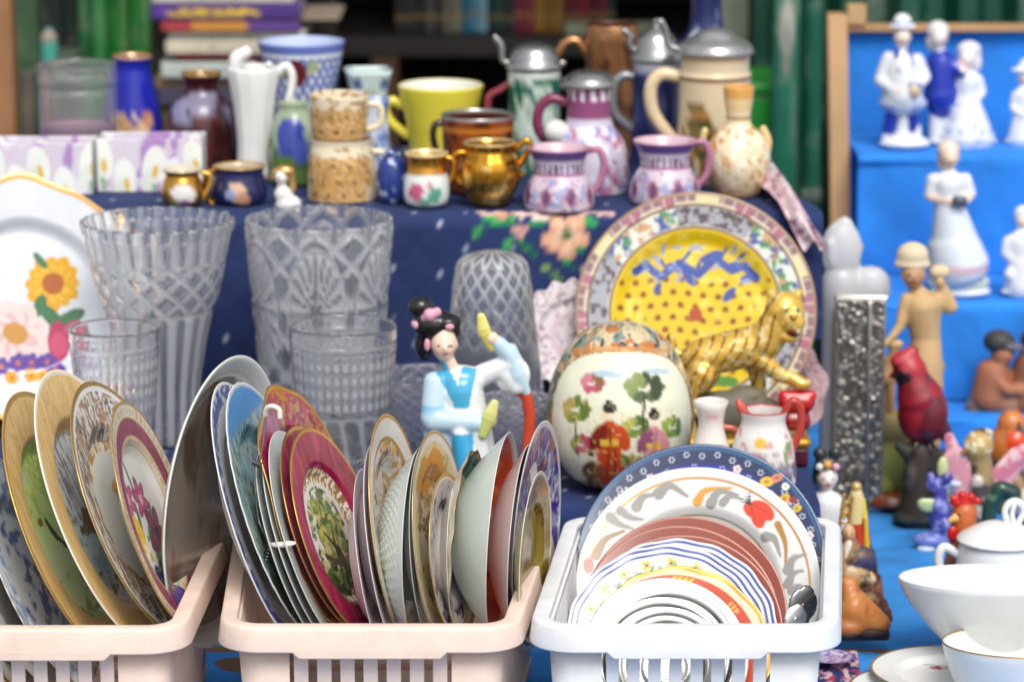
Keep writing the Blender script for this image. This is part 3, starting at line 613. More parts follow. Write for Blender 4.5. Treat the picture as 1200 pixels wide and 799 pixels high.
def basket(label, px4, col, nfront, nside, zf=TABLE + .006, z1=.93):
    c4 = [onz(x, y, z1) for x, y in px4]; ctr = sum(c4, Vector()) / 4; base = Vector((ctr.x, ctr.y, zf))
    c4 = [c - base for c in c4]; h = z1 - zf; tp = .012
    r = thing('plastic_basket', label, 'basket', base, 'plastic baskets full of plates along the front')
    P, N, cor = rounded(c4, .02, .028, 8)
    prof = [(-.001, h - .016), (-.001, h - .0018), (-.0003, h - .0005), (.0012, h), (.0145, h), (.0158, h - .0005), (.0168, h - .0018), (.0175, h - .0045), (.0202, h - .0255), (.0202, h - .0268), (.0192, h - .0278), (.0170, h - .0274), (.0150, h - .0065), (.0138, h - .0048), (.0030, h - .0045)]
    rim = obj('rim', mesh(*sweep(P, N, prof[::-1]), col), 'plastic', r)
    # deeper middle of the front and back lip, with chamfered ends
    def side(i, off, zz):                      # a point line along side i
        a, b_ = P[cor[i][1]] + N[cor[i][1]] * off, P[cor[(i + 1) % 4][0]] + N[cor[(i + 1) % 4][0]] * off; return a, b_
    for i in (0, 2):
        a, b_ = side(i, 0, 0); d = (b_ - a); L = np.linalg.norm(d); d /= L; n = N[cor[i][1]]
        V = []
        for off in (.0150, .0200):
            for t, zz in ((.03, h - .0235), (L - .03, h - .0235), (L - .042, h - .0345), (.042, h - .0345)): p = a + d * t + n * off; V.append((*p, zz))
        V = [(x + n[0] * (.0004 if k > 3 else 0), y + n[1] * (.0004 if k > 3 else 0), z) for k, (x, y, z) in enumerate(V)]
        bm = bmesh.new(); vs = [bm.verts.new(v) for v in V]
        for f in ((0, 1, 2, 3), (7, 6, 5, 4), (0, 4, 5, 1), (1, 5, 6, 2), (2, 6, 7, 3), (3, 7, 4, 0)): bm.faces.new([vs[k] for k in f])
        bmesh.ops.recalc_face_normals(bm, faces=bm.faces[:]); bmesh.ops.bevel(bm, geom=bm.edges[:], offset=.0012, segments=2, affect='EDGES')
        me = bpy.data.meshes.new('lip'); bm.to_mesh(me); bm.free(); setcol(me, col); obj('lip', me, 'plastic', rim)
    wz = h - .012
    ext = .030
    for i in range(4):                          # corner posts
        s, e = cor[i]; n0, n1 = N[s], N[e]
        d0 = np.array([-n0[1], n0[0]]); d1 = np.array([-n1[1], n1[0]])
        pp = np.concatenate([[P[s] - d0 * ext], P[s:e + 1], [P[e] + d1 * ext]]); nn = np.concatenate([[n0], N[s:e + 1], [n1]])
        pr = [(-.003, wz), (0.0, wz), (-tp, .004), (-tp - .003, .004)]
        obj('corner_post', mesh(*sweep(pp, nn, pr, False), col), 'plastic', r)
    pr = [(-tp - .0035, .002), (-tp + .0015, .002), (-tp + .0035, .022), (-tp - .0015, .022)]
    obj('bottom_band', mesh(*sweep(P, N, pr), col), 'plastic', r)
    k = 1 - (.058) / h                          # a band low down the wall
    pr = [(-.0038, wz - .004), (.0014, wz - .004), (.0016, wz + .002), (-.0036, wz + .002)]
    obj('top_band', mesh(*sweep(P, N, pr), col), 'plastic', r)
    Pb = P - N * (tp + .001); nb = len(Pb); V = [(*p, .0) for p in Pb] + [(*p, .004) for p in Pb]
    F = [list(range(nb))[::-1], [nb + q for q in range(nb)]] + [[q, (q + 1) % nb, (q + 1) % nb + nb, q + nb] for q in range(nb)]
    obj('floor_panel', mesh(V, F, col, smooth=False), 'plastic', r)
    for i in range(4):
        a, b_ = side(i, 0, 0); d = b_ - a; L = np.linalg.norm(d); d /= L; n = N[cor[i][1]]
        m = nfront if i in (0, 2) else nside; g = (L - 2 * ext) / m; w = g * (.62 if i in (0, 2) else .55) / 2
        bm = bmesh.new(); V = []
        for o0 in (-.0030, .0002):
            for t, zz, tt in ((-w, .010, 1), (w, .010, 1), (w, wz, 0), (-w, wz, 0)):
                p = d * t + n * (o0 - tp * (1 - zz / wz)); V.append(bm.verts.new((p[0], p[1], zz)))
        for f in ((0, 1, 2, 3), (7, 6, 5, 4), (0, 4, 5, 1), (1, 5, 6, 2), (2, 6, 7, 3), (3, 7, 4, 0)): bm.faces.new([V[q] for q in f])
        bmesh.ops.recalc_face_normals(bm, faces=bm.faces[:])
        bmesh.ops.bevel(bm, geom=bm.edges[:], offset=.0006, segments=1, affect='EDGES')
        me = bpy.data.meshes.new('slat'); bm.to_mesh(me); bm.free(); setcol(me, col); first = None
        for q in range(m):
            p = a + d * (ext + g * (q + .5))
            if first is None: first = obj('slat', me, 'plastic', r, (p[0], p[1], 0))
            else: dup(first, r, (p[0], p[1], 0))
    return r
PEACH = H('#ecd2c2')
basket('peach plastic basket cut by the edge, holding the gold-rimmed plates', [(-160, 738), (218, 738), (274, 612), (-95, 612)], PEACH, 8, 17)
basket('peach plastic basket in the middle, holding magenta plates and bowls', [(253, 736), (609, 736), (656, 604), (275, 606)], H('#ebd3c3'), 7, 17)
basket('white plastic basket with plates facing forward', [(615, 736), (986, 736), (988, 603), (661, 603)], H('#e6e8ea'), 8, 17)

# ================================================================ PLATES: basket with gold-rimmed plates
G1 = 'plates standing in the peach basket at the edge'
def gold_edge(a, r=.972, col=GOLD): a.ring(r, 1.1, col)
def grainy(a, r0, r1, c1, c2, seed=0):
    a.ring(r0, r1, c1); m = ((a.r > r0) & (a.r < r1)).astype(float); a.noise(m, c2, 9, .45, .6, seed, sx=3.2, sy=.5, k=.75); a.noise(m, H('#e6c07a'), 14, .55, .68, seed + 3, sx=3.5, sy=.4, k=.5)
def p_green(a):
    grainy(a, .66, .975, H('#e4c284'), H('#d0a660'), 2); gold_edge(a)
    a.ring(0, .66, H('#d6f0a4')); i = (a.r < .655).astype(float)
    a.put(i * sstep(.1, .5, a.y), H('#dcf47c')); a.noise(i * sstep(.05, .3, a.y), H('#a4cc48'), 12, .48, .56, 4, k=.8); a.noise(i * sstep(.1, .3, a.y), H('#d6e06a'), 16, .52, .62, 9, k=.8)
    a.noise(i * (a.x < -.1) * (a.y > -.2), H('#dfe8c8'), 9, .5, .6, 6, sx=2.2, sy=.6, k=.8)
    a.put(i * (1 - sstep(-.1, .15, a.y)) * .85, H('#e4f0cc')); a.noise(i * (a.y < -.25), H('#94a850'), 6, .5, .62, 12, k=.9)
    a.stroke([(-.18, .12), (-.1, -.02), (.0, -.12), (.08, -.28), (.12, -.40)], .022, H('#4a4028'), taper=False); a.ell(-.16, .06, .10, .035, 1.9, H('#55472c'), rough=.3, f=12)
    a.ell(.02, -.14, .06, .025, 2.2, H('#5e5030')); a.ell(.22, -.55, .22, .10, 1.9, H('#7a6430'), rough=.4, f=8); a.ell(-.30, .16, .05, .03, 0, H('#a06a30'))
    a.ring(.645, .665, H('#b8cf50'), .8)
def p_tan(a):
    grainy(a, .60, .975, H('#e8c688'), H('#d4aa62'), 7); gold_edge(a, .975, H('#efe6d2'))
    a.ring(0, .60, H('#d6e4e8')); i = (a.r < .595).astype(float)
    a.noise(i * (a.y > .05), H('#8e8a92'), 10, .45, .55, 2, sx=3.0, sy=.5); a.noise(i * (a.y > .1), H('#d8d6dc'), 12, .5, .6, 5, sx=3., sy=.6)
    a.ell(-.1, .02, .26, .10, .2, H('#8a6a4c'), rough=.5, f=10); a.noise(i * (a.y < .0), H('#aac4ce'), 5, .5, .62, 7); a.noise(i * (a.y < -.3), H('#6e5c40'), 7, .55, .62, 3)
def p_wheat(a):
    gold_edge(a, .965, H('#c9a25a', .7)); m = ((a.r > .56) & (a.r < .93)).astype(float)
    a.noise(m, H('#8a7a6c'), 11, .46, .54, 3, sx=2.4, sy=.6); a.noise(m, H('#b48a58'), 13, .52, .58, 8, sx=2.6, sy=.5); a.noise(m, H('#5c5a60'), 15, .6, .65, 11, sx=2.8, sy=.5)
    a.ring(.50, .56, H('#b88a4a')); a.noise(((a.r > .48) & (a.r < .56)).astype(float), H('#e8dcc4'), 16, .5, .55, 1)
    a.ell(.10, .16, .12, .06, .8, H('#b03a4a'), rough=.4, f=14); a.ell(.05, .2, .08, .05, 0, H('#d8a040'), rough=.4, f=14); a.ell(.12, -.28, .07, .28, .15, H('#3a4a9a'), rough=.6, f=16); a.ell(.05, .02, .16, .05, 1.9, H('#5a7a3a'), rough=.6, f=15)
def p_bouquet(a):
    gold_edge(a, .975)
    m = ((a.r > .885) & (a.r < .96)); a.put(m * (np.abs(np.sin(a.th * 55)) > .45) * .85, H('#c2a468')); a.put(((a.r > .80) & (a.r < .845)) * 0., WHITE)
    a.ring(.71, .868, H('#8e3350')); a.noise(((a.r > .71) & (a.r < .868)).astype(float), H('#a34a66'), 7, .5, .65, 3, k=.7); a.ring(.862, .875, H('#c8a45a')); a.ring(.70, .715, H('#c8a45a'))
    m = ((a.r > .655) & (a.r < .70)); a.put(m * (np.abs(np.sin(a.th * 44)) > .4) * .8, H('#c8ab70')); a.ring(.64, .65, H('#c8a45a')); x_, y_ = a.x, a.y; a.x = (a.x + .13) / 1.28; a.y = (a.y - .02) / 1.2
    for x, y, l, w, g, c in [(-.06, .05, .12, .03, 1.3, '#3f6a44'), (.1, -.1, .16, .05, .6, '#4a8a50'), (-.12, -.16, .16, .06, 1.9, '#2f6a3c'), (.06, -.2, .14, .05, 2.4, '#4f9a58'), (-.2, -.3, .14, .06, 1.2, '#2f6a3c'), (.24, -.02, .12, .03, .7, '#4a8a50'), (-.26, .12, .1, .025, 1.6, '#4a7a50'), (.05, .3, .16, .02, 1.6, '#4a7a50'), (.0, -.42, .16, .07, 1., '#55803c'), (.12, -.3, .12, .05, 2.7, '#4a8a50')]: a.ell(x, y, l, w, g, H(c), rough=.15, f=14)
    a.flower(-.16, .22, .17, 6, H('#a5406a'), H('#e0a0a8'), .2, .3, H('#c46a88')); a.flower(.15, .12, .17, 6, H('#9c3a62'), H('#e0a8a8'), .5, .3, H('#c26484'))
    a.flower(-.22, -.06, .15, 11, H('#e0b424'), H('#d09a18'), .1, .35, H('#f0d050')); a.flower(-.1, -.24, .14, 9, H('#e8e8dc'), H('#c8c060'), 0, .2)
    a.flower(.24, -.16, .22, 5, H('#7a2a44'), H('#5a1a30'), .8, .34, H('#93405a')); a.flower(.3, -.36, .15, 6, H('#8e3a54'), H('#c08a90'), .2, .36); a.flower(-.02, -.5, .20, 7, H('#4a3a8a'), H('#2a2050'), .3, .34, H('#6a5aa8'))
    a.x, a.y = x_, y_; i = ((a.y < -.38) & (a.r < .64)).astype(float); a.noise(i, H('#6a8a4c'), 16, .5, .56, 6, k=.8); a.noise(i, H('#a8bc88'), 20, .55, .6, 16, k=.8); a.noise(i, H('#8a3a50'), 9, .66, .7, 26)
def p_blue3(a): gold_edge(a, .97, H('#9a8a5c')); a.ring(.55, .97, H('#8a9cb8')); a.noise((a.r > .5).astype(float), H('#d8dce0'), 9, .45, .6, 2); a.noise((a.r < .5).astype(float), H('#5a6a90'), 6, .5, .6, 3)
plate('plate', 'greyish white plate with a scalloped gold edge, lowest in the corner of the peach basket', 'plate', -5, 700, 3.64, 130, .885, .36, G1, scal=(26, .010), paint=lambda a: gold_edge(a, .955), base=H('#cfcac0'))
plate('plate', 'plain grey plate beside the scalloped one in the peach basket', 'plate', 22, 684, 3.68, 138, .885, .36, G1, base=H('#c6c4be'))
plate('plate', 'blue and white plate with a speckled edge behind the grey one', 'plate', 48, 668, 3.70, 142, .885, .35, G1, paint=p_blue3, back=H('#d8d6cc'))
plate('plate', 'tan rimmed plate with a lime green picture of a twig', 'plate', 88, 616, 3.74, 169, .885, .33, G1, paint=p_green, na=200, nr=90)
plate('plate', 'tallest tan rimmed plate, with a grey and pale blue picture', 'plate', 129, 597, 3.74, 176, .885, .33, G1, paint=p_tan, na=200, nr=90, back=H('#dfe2d6'))
plate('plate', 'white plate with brown wheat print and a fine gold edge', 'plate', 163, 596, 3.73, 160, .885, .33, G1, paint=p_wheat, na=200, nr=90, back=H('#cfdadc'))
plate('plate', 'gold edged plate with a burgundy band around a flower bouquet', 'plate', 186, 604, 3.70, 140, .93, .27, G1, paint=p_bouquet, na=280, nr=120, back=H('#e6e6dc'))
def p_platter(a): a.ring(0, .86, H('#a89e94', .35)); a.ring(.86, .9, H('#c8c4ba')); a.noise((a.r < .85).astype(float), H('#7a6654', .4), 3, .5, .7, 4, sy=.5)  # brown of the face is a painted reflection of the dark ground
plate('platter', 'large pearly platter with a brown reflection painted on its face leaning between two peach baskets', 'platter', 264, 588, 3.80, 172, .915, -.15, paint=p_platter, kind='flat', dep=.09, th=.03, back=H('#dde0da'), base=H('#d9dcd6'), na=140, nr=50)

# ================================================================ PLATES: middle basket
G2 = 'plates standing in the middle peach basket'
def p_bluering(a): a.ring(.86, .985, H('#2f4f9c')); a.noise((a.r > .84).astype(float), H('#d8dce4'), 22, .55, .62, 4); gold_edge(a, .985, WHITE)
def p_sea(a):
    a.ring(0, 1.1, H('#7f9c98')); a.put(sstep(.62, .80, a.y + .12 * (fbm(a.x, a.y, 4, 3) - .5)), H('#3f8fd0')); m = (a.y < .72).astype(float)
    a.noise(m, H('#b8c0a8'), 6, .45, .6, 2, sx=2.5); a.noise(m, H('#4c6a60'), 9, .52, .6, 8, sx=2.); a.noise(m * (a.y > .1), H('#8ab4c4'), 10, .55, .62, 12, sx=2.5); a.noise((a.y < -.1).astype(float), H('#39442f'), 6, .42, .55, 5); gold_edge(a, .975, H('#d9dcd8'))
def magenta(a, r0):
    m = (a.r > r0).astype(float)
    a.ring(r0, .965, H('#9c1148')); a.noise(m * (a.r < .965), H('#c03a68'), 3, .48, .62, 4, sx=2.5, sy=.8, k=.55); a.noise(m * (a.r < .965), H('#6a0c34'), 4, .55, .68, 14, sx=2.5, k=.6); gold_edge(a, .965, H('#d9a64a', .8))
def p_mag_wavy(a): magenta(a, .5); a.noise(((a.r > .6) & (a.r < .95) & (a.x > .0)).astype(float), H('#c99a48', .6), 16, .55, .6, 6); a.put((a.r < .5) * 1., WHITE)
def p_mag(a): magenta(a, .58); a.put((a.r < .56) * 1., WHITE)
def p_mag_tree(a):
    magenta(a, .63); a.put((a.r < .63) * 1., WHITE)
    m = (a.r > .56 - .05 * np.abs(np.sin(a.th * 24))) & (a.r < .64); a.put(m * 1., H('#bd9a52', .5)); a.noise(m.astype(float), H('#efe9dc'), 22, .5, .55, 1)
    a.ell(.0, .02, .34, .40, 0, H('#8d9a4c'), rough=.55, f=5); a.ell(.02, -.36, .5, .22, .1, H('#7a8a44'), rough=.5, f=6); i = (a.r < .58) * (np.hypot(a.x, (a.y + .1) / 1.2) < .48)
    a.noise(i.astype(float), H('#3f5c30'), 8, .5, .58, 5); a.noise(i * (a.y > -.1), H('#c9b75a'), 9, .55, .62, 8); a.noise(i * (a.y < 0), H('#c8b890'), 7, .56, .64, 18); a.noise(i * (a.y > .1), H('#4f7a4a'), 12, .55, .6, 28)
    a.stroke([(.10, -.32), (.02, -.12), (-.12, .06)], .045, H('#4a3424')); a.stroke([(.02, -.1), (.14, .12)], .03, H('#553c28')); a.ell(.06, -.25, .08, .17, .3, H('#3a2a20'), rough=.3, f=9); a.stroke([(-.3, -.12), (.02, -.3), (.3, -.55)], .03, H('#4c4030')); a.noise(i * (a.y < -.25), H('#2f3a28'), 7, .5, .58, 40)
plate('plate', 'pale plate with a blue ring at its edge, first in the middle basket', 'plate', 312, 604, 3.75, 164, .93, .28, G2, paint=p_bluering, back=H('#d6d8d2'), na=140, nr=50)
plate('plate', 'plate painted with a blue sky over a grey green coast', 'plate', 331, 598, 3.75, 158, .92, .29, G2, paint=p_sea, na=200, nr=90, back=H('#dadcd8'), scal=(40, .0025))
for i in range(3):
    plate('plate', ['plain white plate behind the wire hanger, outermost of three', 'plain white plate behind the wire hanger, middle of three', 'plain white plate behind the wire hanger, next to the magenta ones'][i], 'plate', 350 + 9 * i, 640 - 5 * i, 3.72, 124 + 4 * i, .925, .29, G2, base=H('#c9ccc8'), back=H('#ccd0ce'))
plate('plate', 'wavy edged magenta plate with gold rim, tallest of the magenta ones', 'plate', 373, 594, 3.76, 150, .90, .29, G2, paint=p_mag_wavy, scal=(8, .022), na=200, nr=70)
plate('plate', 'narrow visible magenta plate with gold rim squeezed in the middle', 'plate', 386, 618, 3.73, 125, .90, .29, G2, paint=p_mag, na=160, nr=60)
plate('plate', 'magenta rimmed plate with a tree landscape in its white centre', 'plate', 400, 623, 3.72, 128, .895, .29, G2, paint=p_mag_tree, na=290, nr=120)
def p_gilt(a):
    gold_edge(a, .97); m = (a.r < .80).astype(float); a.noise(m, H('#b89a6c'), 6, .50, .60, 4); a.noise(m, H('#7a6650'), 8, .60, .66, 7); a.noise(m, H('#d9a53c'), 7, .6, .66, 17); a.noise(m, H('#d8d8d8'), 8, .62, .66, 27); a.ring(.78, .81, GOLD)
PINKW = H('#d8ccd0')
plate('soup_plate', 'pale pink deep plate, outer of the two beside the tree landscape', 'plate', 441, 660, 3.70, 112, .975, .13, G2, base=PINKW, dep=.13)
plate('soup_plate', 'pale pink deep plate, inner of the two beside the gilt one', 'plate', 455, 640, 3.71, 122, .975, .12, G2, base=PINKW, dep=.13)
plate('plate', 'white plate with fine gold edge and brown gilt pattern, tall and narrow', 'plate', 470, 620, 3.73, 136, .965, .11, G2, paint=p_gilt, na=200, nr=90, dep=.13, back=PINKW)
def emb(r, t): return .016 * np.clip(np.sin(t * 46 + r * 30) * np.sin(r * 58), 0, 1) * ((r > .50) & (r < .9)) * np.where(np.arange(r.shape[0])[:, None] > r.shape[0] // 2, 1, 0)
plate('bowl', 'pale green white bowl with embossed dimples around its side', 'bowl', 492, 640, 3.70, 116, .985, -.03, kind='bowl', dep=.38, base=H('#ccd4cf'), relief=emb, na=220, nr=70)
def p_cream(a):
    gold_edge(a, .975, H('#c8a860', .6)); a.ring(.3, .9, H('#ddd0a0')); a.noise((a.r < .9).astype(float), H('#c0a878'), 6, .54, .62, 3); a.ell(0, .62, .5, .2, 0, H('#d69a40'), rough=.4); a.noise(((a.r < .7)).astype(float), H('#94805c'), 7, .58, .64, 12)
plate('plate', 'cream plate with an orange flower and speckled rim', 'plate', 518, 630, 3.71, 126, .965, .06, G2, paint=p_cream, na=160, nr=70)
plate('plate', 'white plate with a thin rim between the embossed bowl and the cream plate', 'plate', 503, 634, 3.71, 112, .98, .03, G2, base=H('#d3d8d6'))
def p_dark(a): gold_edge(a, .96); a.ring(.1, .93, H('#b4aeb8')); a.noise((a.r < .93).astype(float), H('#5a5458'), 5, .56, .62, 9); a.noise((a.r < .93).astype(float), H('#d0c8d0'), 6, .58, .63, 19)
plate('plate', 'small gold rimmed plate with a dark mottled face in the middle basket', 'plate', 529, 648, 3.68, 94, .965, .05, G2, paint=p_dark, na=140, nr=60)
plate('plate', 'small plain ivory dish behind the dark mottled plate', 'plate', 541, 652, 3.70, 96, .985, .0, G2, base=H('#d8d2c0'), dep=.2)
def p_teal(a): gold_edge(a, .955, H('#b8904a', .7)); a.ring(0, .95, H('#6f9a84')); a.noise((a.r < .95).astype(float), H('#34463c'), 5, .5, .6, 4)
plate('bowl', 'shallow bowl with scalloped gold edge and green inside', 'bowl', 550, 638, 3.71, 111, .982, -.07, paint=p_teal, back=H('#dad6c6'), scal=(14, .016), kind='bowl', dep=.26, na=200, nr=60)
def p_orange(a): a.ring(.3, .96, H('#d8512c')); a.noise((a.r < .9).astype(float), H('#e8804a'), 4, .5, .6)
plate('bowl', 'large white bowl with an orange inside, standing on its edge', 'bowl', 589, 627, 3.72, 121, .988, -.08, paint=p_orange, back=H('#d2dad2'), base=H('#dadfd8'), kind='bowl', dep=.45, na=140, nr=60)
plate('bowl', 'pinkish white bowl nested behind the large white one', 'bowl', 613, 633, 3.72, 113, .988, -.08, back=H('#dccfcc'), base=H('#d8d0cc'), kind='bowl', dep=.30, na=120, nr=50)
def p_violet(a):
    gold_edge(a, .972, H('#c9c9cc')); a.ring(.2, .95, H('#8a86a8')); m = (a.r < .95).astype(float); a.noise(m, H('#4a3a86'), 5, .46, .55, 4, sx=2); a.noise(m, H('#c8c4cc'), 8, .55, .6, 8, sx=2); a.noise(m, H('#a06a4c'), 6, .6, .66, 12); a.noise(m * (a.y < .1), H('#452a8a'), 4, .4, .5, 22)
plate('plate', 'tall grey edged plate with a violet and blue pattern, last in the middle basket', 'plate', 630, 628, 3.78, 135, .978, -.08, G2, paint=p_violet, na=160, nr=70, back=H('#cfd3d8'))
plate('plate', 'small olive gold saucer in front of the violet plate', 'plate', 628, 652, 3.68, 100, .982, -.07, G2, paint=lambda a: (a.ring(0, .96, H('#8d7a2c', .35)), a.noise((a.r < .9).astype(float), H('#5a4a18', .3), 4, .5, .6)), base=H('#d6cfae'))
# wire plate hanger clipped over the magenta plate
wh = thing('plate_hanger', 'white tipped wire plate hanger with springs clipped over the white plates', 'hanger', at(318, 540, 3.64))
def hp(x, y, Y): return at(x, y, Y) - wh.location
V, F = tube([(*hp(x, y, Y), .0030) for x, y, Y in ((311, 486, 3.66), (313, 478, 3.655), (320, 476, 3.65), (327, 480, 3.65), (328, 489, 3.65))], 1, 8); obj('hook', mesh(V, F, H('#e8e4da')), 'plastic', wh)
V, F = tube([(*hp(x, y, Y), .0012) for x, y, Y in ((311, 486, 3.66), (309, 515, 3.655), (304, 540, 3.65))], 1, 6); obj('wire', mesh(V, F, H('#8a8882', .9)), 'polished', wh)
V, F = tube([(*hp(x, y, Y), .0012) for x, y, Y in ((296, 542, 3.65), (300, 580, 3.645), (304, 612, 3.64), (316, 634, 3.62))], 1, 6); obj('wire', mesh(V, F, H('#8a8882', .9)), 'polished', wh)
def coil(p, q, n, r):
    A, B = np.array(p), np.array(q); d = (B - A) / np.linalg.norm(B - A); e = np.cross(d, [0, 1, 0]); e /= np.linalg.norm(e); f = np.cross(d, e)
    return tube([(*(A + (B - A) * k / (n * 8) + r * (math.cos(k * math.pi / 4) * e + math.sin(k * math.pi / 4) * f)), .0008) for k in range(n * 8 + 1)], 1, 5, smooth=0)
V, F = coil(hp(296, 541, 3.65), hp(306, 545, 3.648), 5, .003); obj('spring', mesh(V, F, H('#6a6864', .9)), 'polished', wh)
V, F = coil(hp(317, 634, 3.62), hp(311, 658, 3.618), 6, .0032); obj('spring', mesh(V, F, H('#6a6864', .9)), 'polished', wh)
V, F = tube([(*hp(x, y, Y), r) for x, y, Y, r in ((317, 637, 3.62, .0018), (324, 638, 3.61, .0032), (338, 637, 3.605, .0034), (345, 636, 3.605, .002))], 1, 8); obj('clip', mesh(V, F, H('#e8e4da')), 'plastic', wh)

# ================================================================ PLATES: white basket
G3 = 'plates leaning in the white basket'
def p_bluewhite(a):
    a.ring(.80, .975, H('#0b2150')); a.put(((a.r > .70) & (a.r < .86)) * (1 - sstep(.80, .87, a.r)), H('#0f22a0')); a.ring(.955, 1.1, H('#164872')); a.ring(.962, .97, H('#3f78a6'))
    a.ring(0, .7, H('#1c3a9c'))
    rnd = random.Random(4)
    for k in range(46):
        g = 2 * math.pi * k / 46; R0 = .905 + .018 * (k % 2) ; x, y = math.sin(g) * R0, math.cos(g) * R0
        for q in range(6):
            h = q * math.pi / 3 + k; a.ell(x + .020 * math.cos(h), y + .020 * math.sin(h), .0062, .0062, 0, H('#d9e0e6'))
        if k % 2: 
            for q in range(5): h = q * 1.257 + k; a.ell(math.sin(g + .06) * .82 + .02 * math.cos(h), math.cos(g + .06) * .82 + .02 * math.sin(h), .006, .006, 0, H('#c9d4e4'))
    for g, R0, c in ((-.52, .83, '#e6c4c4'), (.34, .85, '#e8d0d0'), (.92, .87, '#e8e0e0'), (1.28, .90, '#e6d8d8'), (1.40, .87, '#e6d8d8')): a.flower(math.sin(g) * R0, math.cos(g) * R0, .035, 5, H(c), H('#c04a3c'))
    a.ell(math.sin(-.95) * .82, math.cos(-.95) * .82, .13, .07, .75, H('#b84a34')); 
    for q in range(9): g = -1.12 + q * .043; a.ell(math.sin(g) * (.885 - .004 * abs(q - 4)), math.cos(g) * .885, .011, .011, 0, H('#d8d4cc'))
    for x, y, l, w, g, c in ((.52, .70, .055, .04, 0, '#d8b420'), (.60, .73, .05, .033, .3, '#c87a5c'), (.67, .66, .03, .03, 0, '#e8e0d0'), (.66, .56, .05, .035, .8, '#d8a820'), (.73, .55, .035, .03, 0, '#8a2a2a'), (.76, .48, .04, .03, .5, '#d0b030'), (.70, .49, .03, .025, 0, '#4a7a9a')): a.ell(x, y, l, w, g, H(c)); a.ell(x, y, l * .4, w * .4, g, H('#7a2a20'), .6)
plate('plate', 'dark blue plate with rings of tiny white dot flowers, at the back', 'plate', 822, 662, 3.875, 147, .01, .24, G3, paint=p_bluewhite, na=560, nr=100, dep=.12)
def p_tulip(a):
    a.ring(.905, .925, H('#b07a3c', .6)); a.ring(.615, .626, H('#a89a80', .3))
    def n(p): return ((p[0] - 818) / 143, (685 - p[1]) / 138)
    def comma(w, c, *p): a.stroke([tuple(q) for q in smooth_poly([n(q) for q in p], 4)], w, c)
    g = H('#8f8d88')
    comma(.050, g, (770, 578), (783, 568), (804, 580)); comma(.045, g, (744, 594), (752, 582), (768, 579)); comma(.045, g, (714, 607), (723, 614), (740, 619)); comma(.042, g, (726, 599), (737, 606), (752, 608))
    comma(.040, H('#cf9434'), (816, 586), (826, 573), (856, 570)); comma(.045, g, (832, 588), (842, 574), (864, 578)); comma(.038, g, (846, 587), (855, 579), (869, 583))
    comma(.045, g, (897, 626), (907, 629), (914, 648)); comma(.030, H('#a8782c'), (911, 612), (920, 635), (920, 665)); comma(.045, g, (923, 665), (929, 652), (944, 647)); comma(.042, g, (923, 682), (929, 669), (941, 666)); comma(.035, g, (927, 690), (934, 684), (944, 685)); comma(.045, H('#8a6a3c'), (697, 652), (708, 633), (730, 622))
    red = H('#d23c1a'); x, y = n((889, 598))
    for dx, dy, l, w, q in ((-.07, .02, .075, .05, -.9), (.0, .05, .085, .05, -.2), (.06, .0, .08, .055, -.9), (-.01, -.05, .085, .055, -1.2), (.02, 0, .09, .08, 0)): a.ell(x + dx, y + dy, l, w, q, red)
    a.stroke([n((879, 590)), n((886, 611))], .005, H('#8a2410')); a.stroke([n((880, 588)), n((902, 600))], .005, H('#8a2410'))
    for q in range(5): a.stroke([n((878, 588)), n((866 + 3 * q, 585 - 3 * q))], .008, H('#2a2a2a'))
    a.ell(*n((689, 664)), .045, .07, 0, red)
plate('plate', 'large white plate with grey leaf strokes and an orange red tulip', 'plate', 818, 685, 3.825, 143, .0, .25, G3, paint=p_tulip, na=350, nr=130, dep=.13, base=H('#d3d5d4'))
def p_brick(a): a.ring(.80, .99, H('#87301a')); a.ring(.99, 1.1, H('#b8785c')); a.ring(.5, .80, H('#7c2c18'))  # pale outermost ring is a painted edge highlight
for i in range(3):
    plate('plate', ['terracotta red plate, rearmost of the three', 'terracotta red plate, middle of the three', 'terracotta red plate, foremost of the three'][i], 'plate', (803, 796, 800)[i], 719 + i * 10, 3.775 - .019 * i, 119 - i, .0, .27, G3, paint=p_brick, na=140, nr=40, base=H('#7c2c18'))
def p_scal(a):
    for r0, r1 in ((.955, .985), (.90, .925)): a.ring(r0, r1, H('#33489a'))
    a.ring(0, .885, H('#dcdcc4'))
    for k in range(48):
        g = -1.75 + k * .075; R0 = (.82, .64, .74, .56)[k % 4]; x, y = math.sin(g) * R0, math.cos(g) * R0; c = ('#c9b43c', '#2c3f8a', '#7fa08a', '#8fae9c')[k % 4]
        a.flower(x, y, .055, 4, H(c), H('#d8c850' if k % 2 else '#2c3f8a'), k); a.ell(x + .05, y - .04, .05, .018, k, H('#6f9a80'))
plate('plate', 'scalloped white plate with double blue edge lines, rear of the pair', 'plate', 793, 745, 3.706, 119, .0, .28, G3, paint=p_scal, scal=(16, .009), na=220, nr=80)
plate('plate', 'scalloped cream plate with yellow and blue flowers inside blue lines', 'plate', 781, 752, 3.687, 119, .0, .28, G3, paint=p_scal, scal=(16, .009), na=340, nr=120)
plate('plate', 'cream plate with a thick wavy gold edge behind the orange banded one', 'plate', 795, 768, 3.668, 109, .0, .28, G3, paint=lambda a: gold_edge(a, .945, H('#c8964a', .7)), scal=(12, .012), na=160, nr=40, base=H('#ddd6c0'))
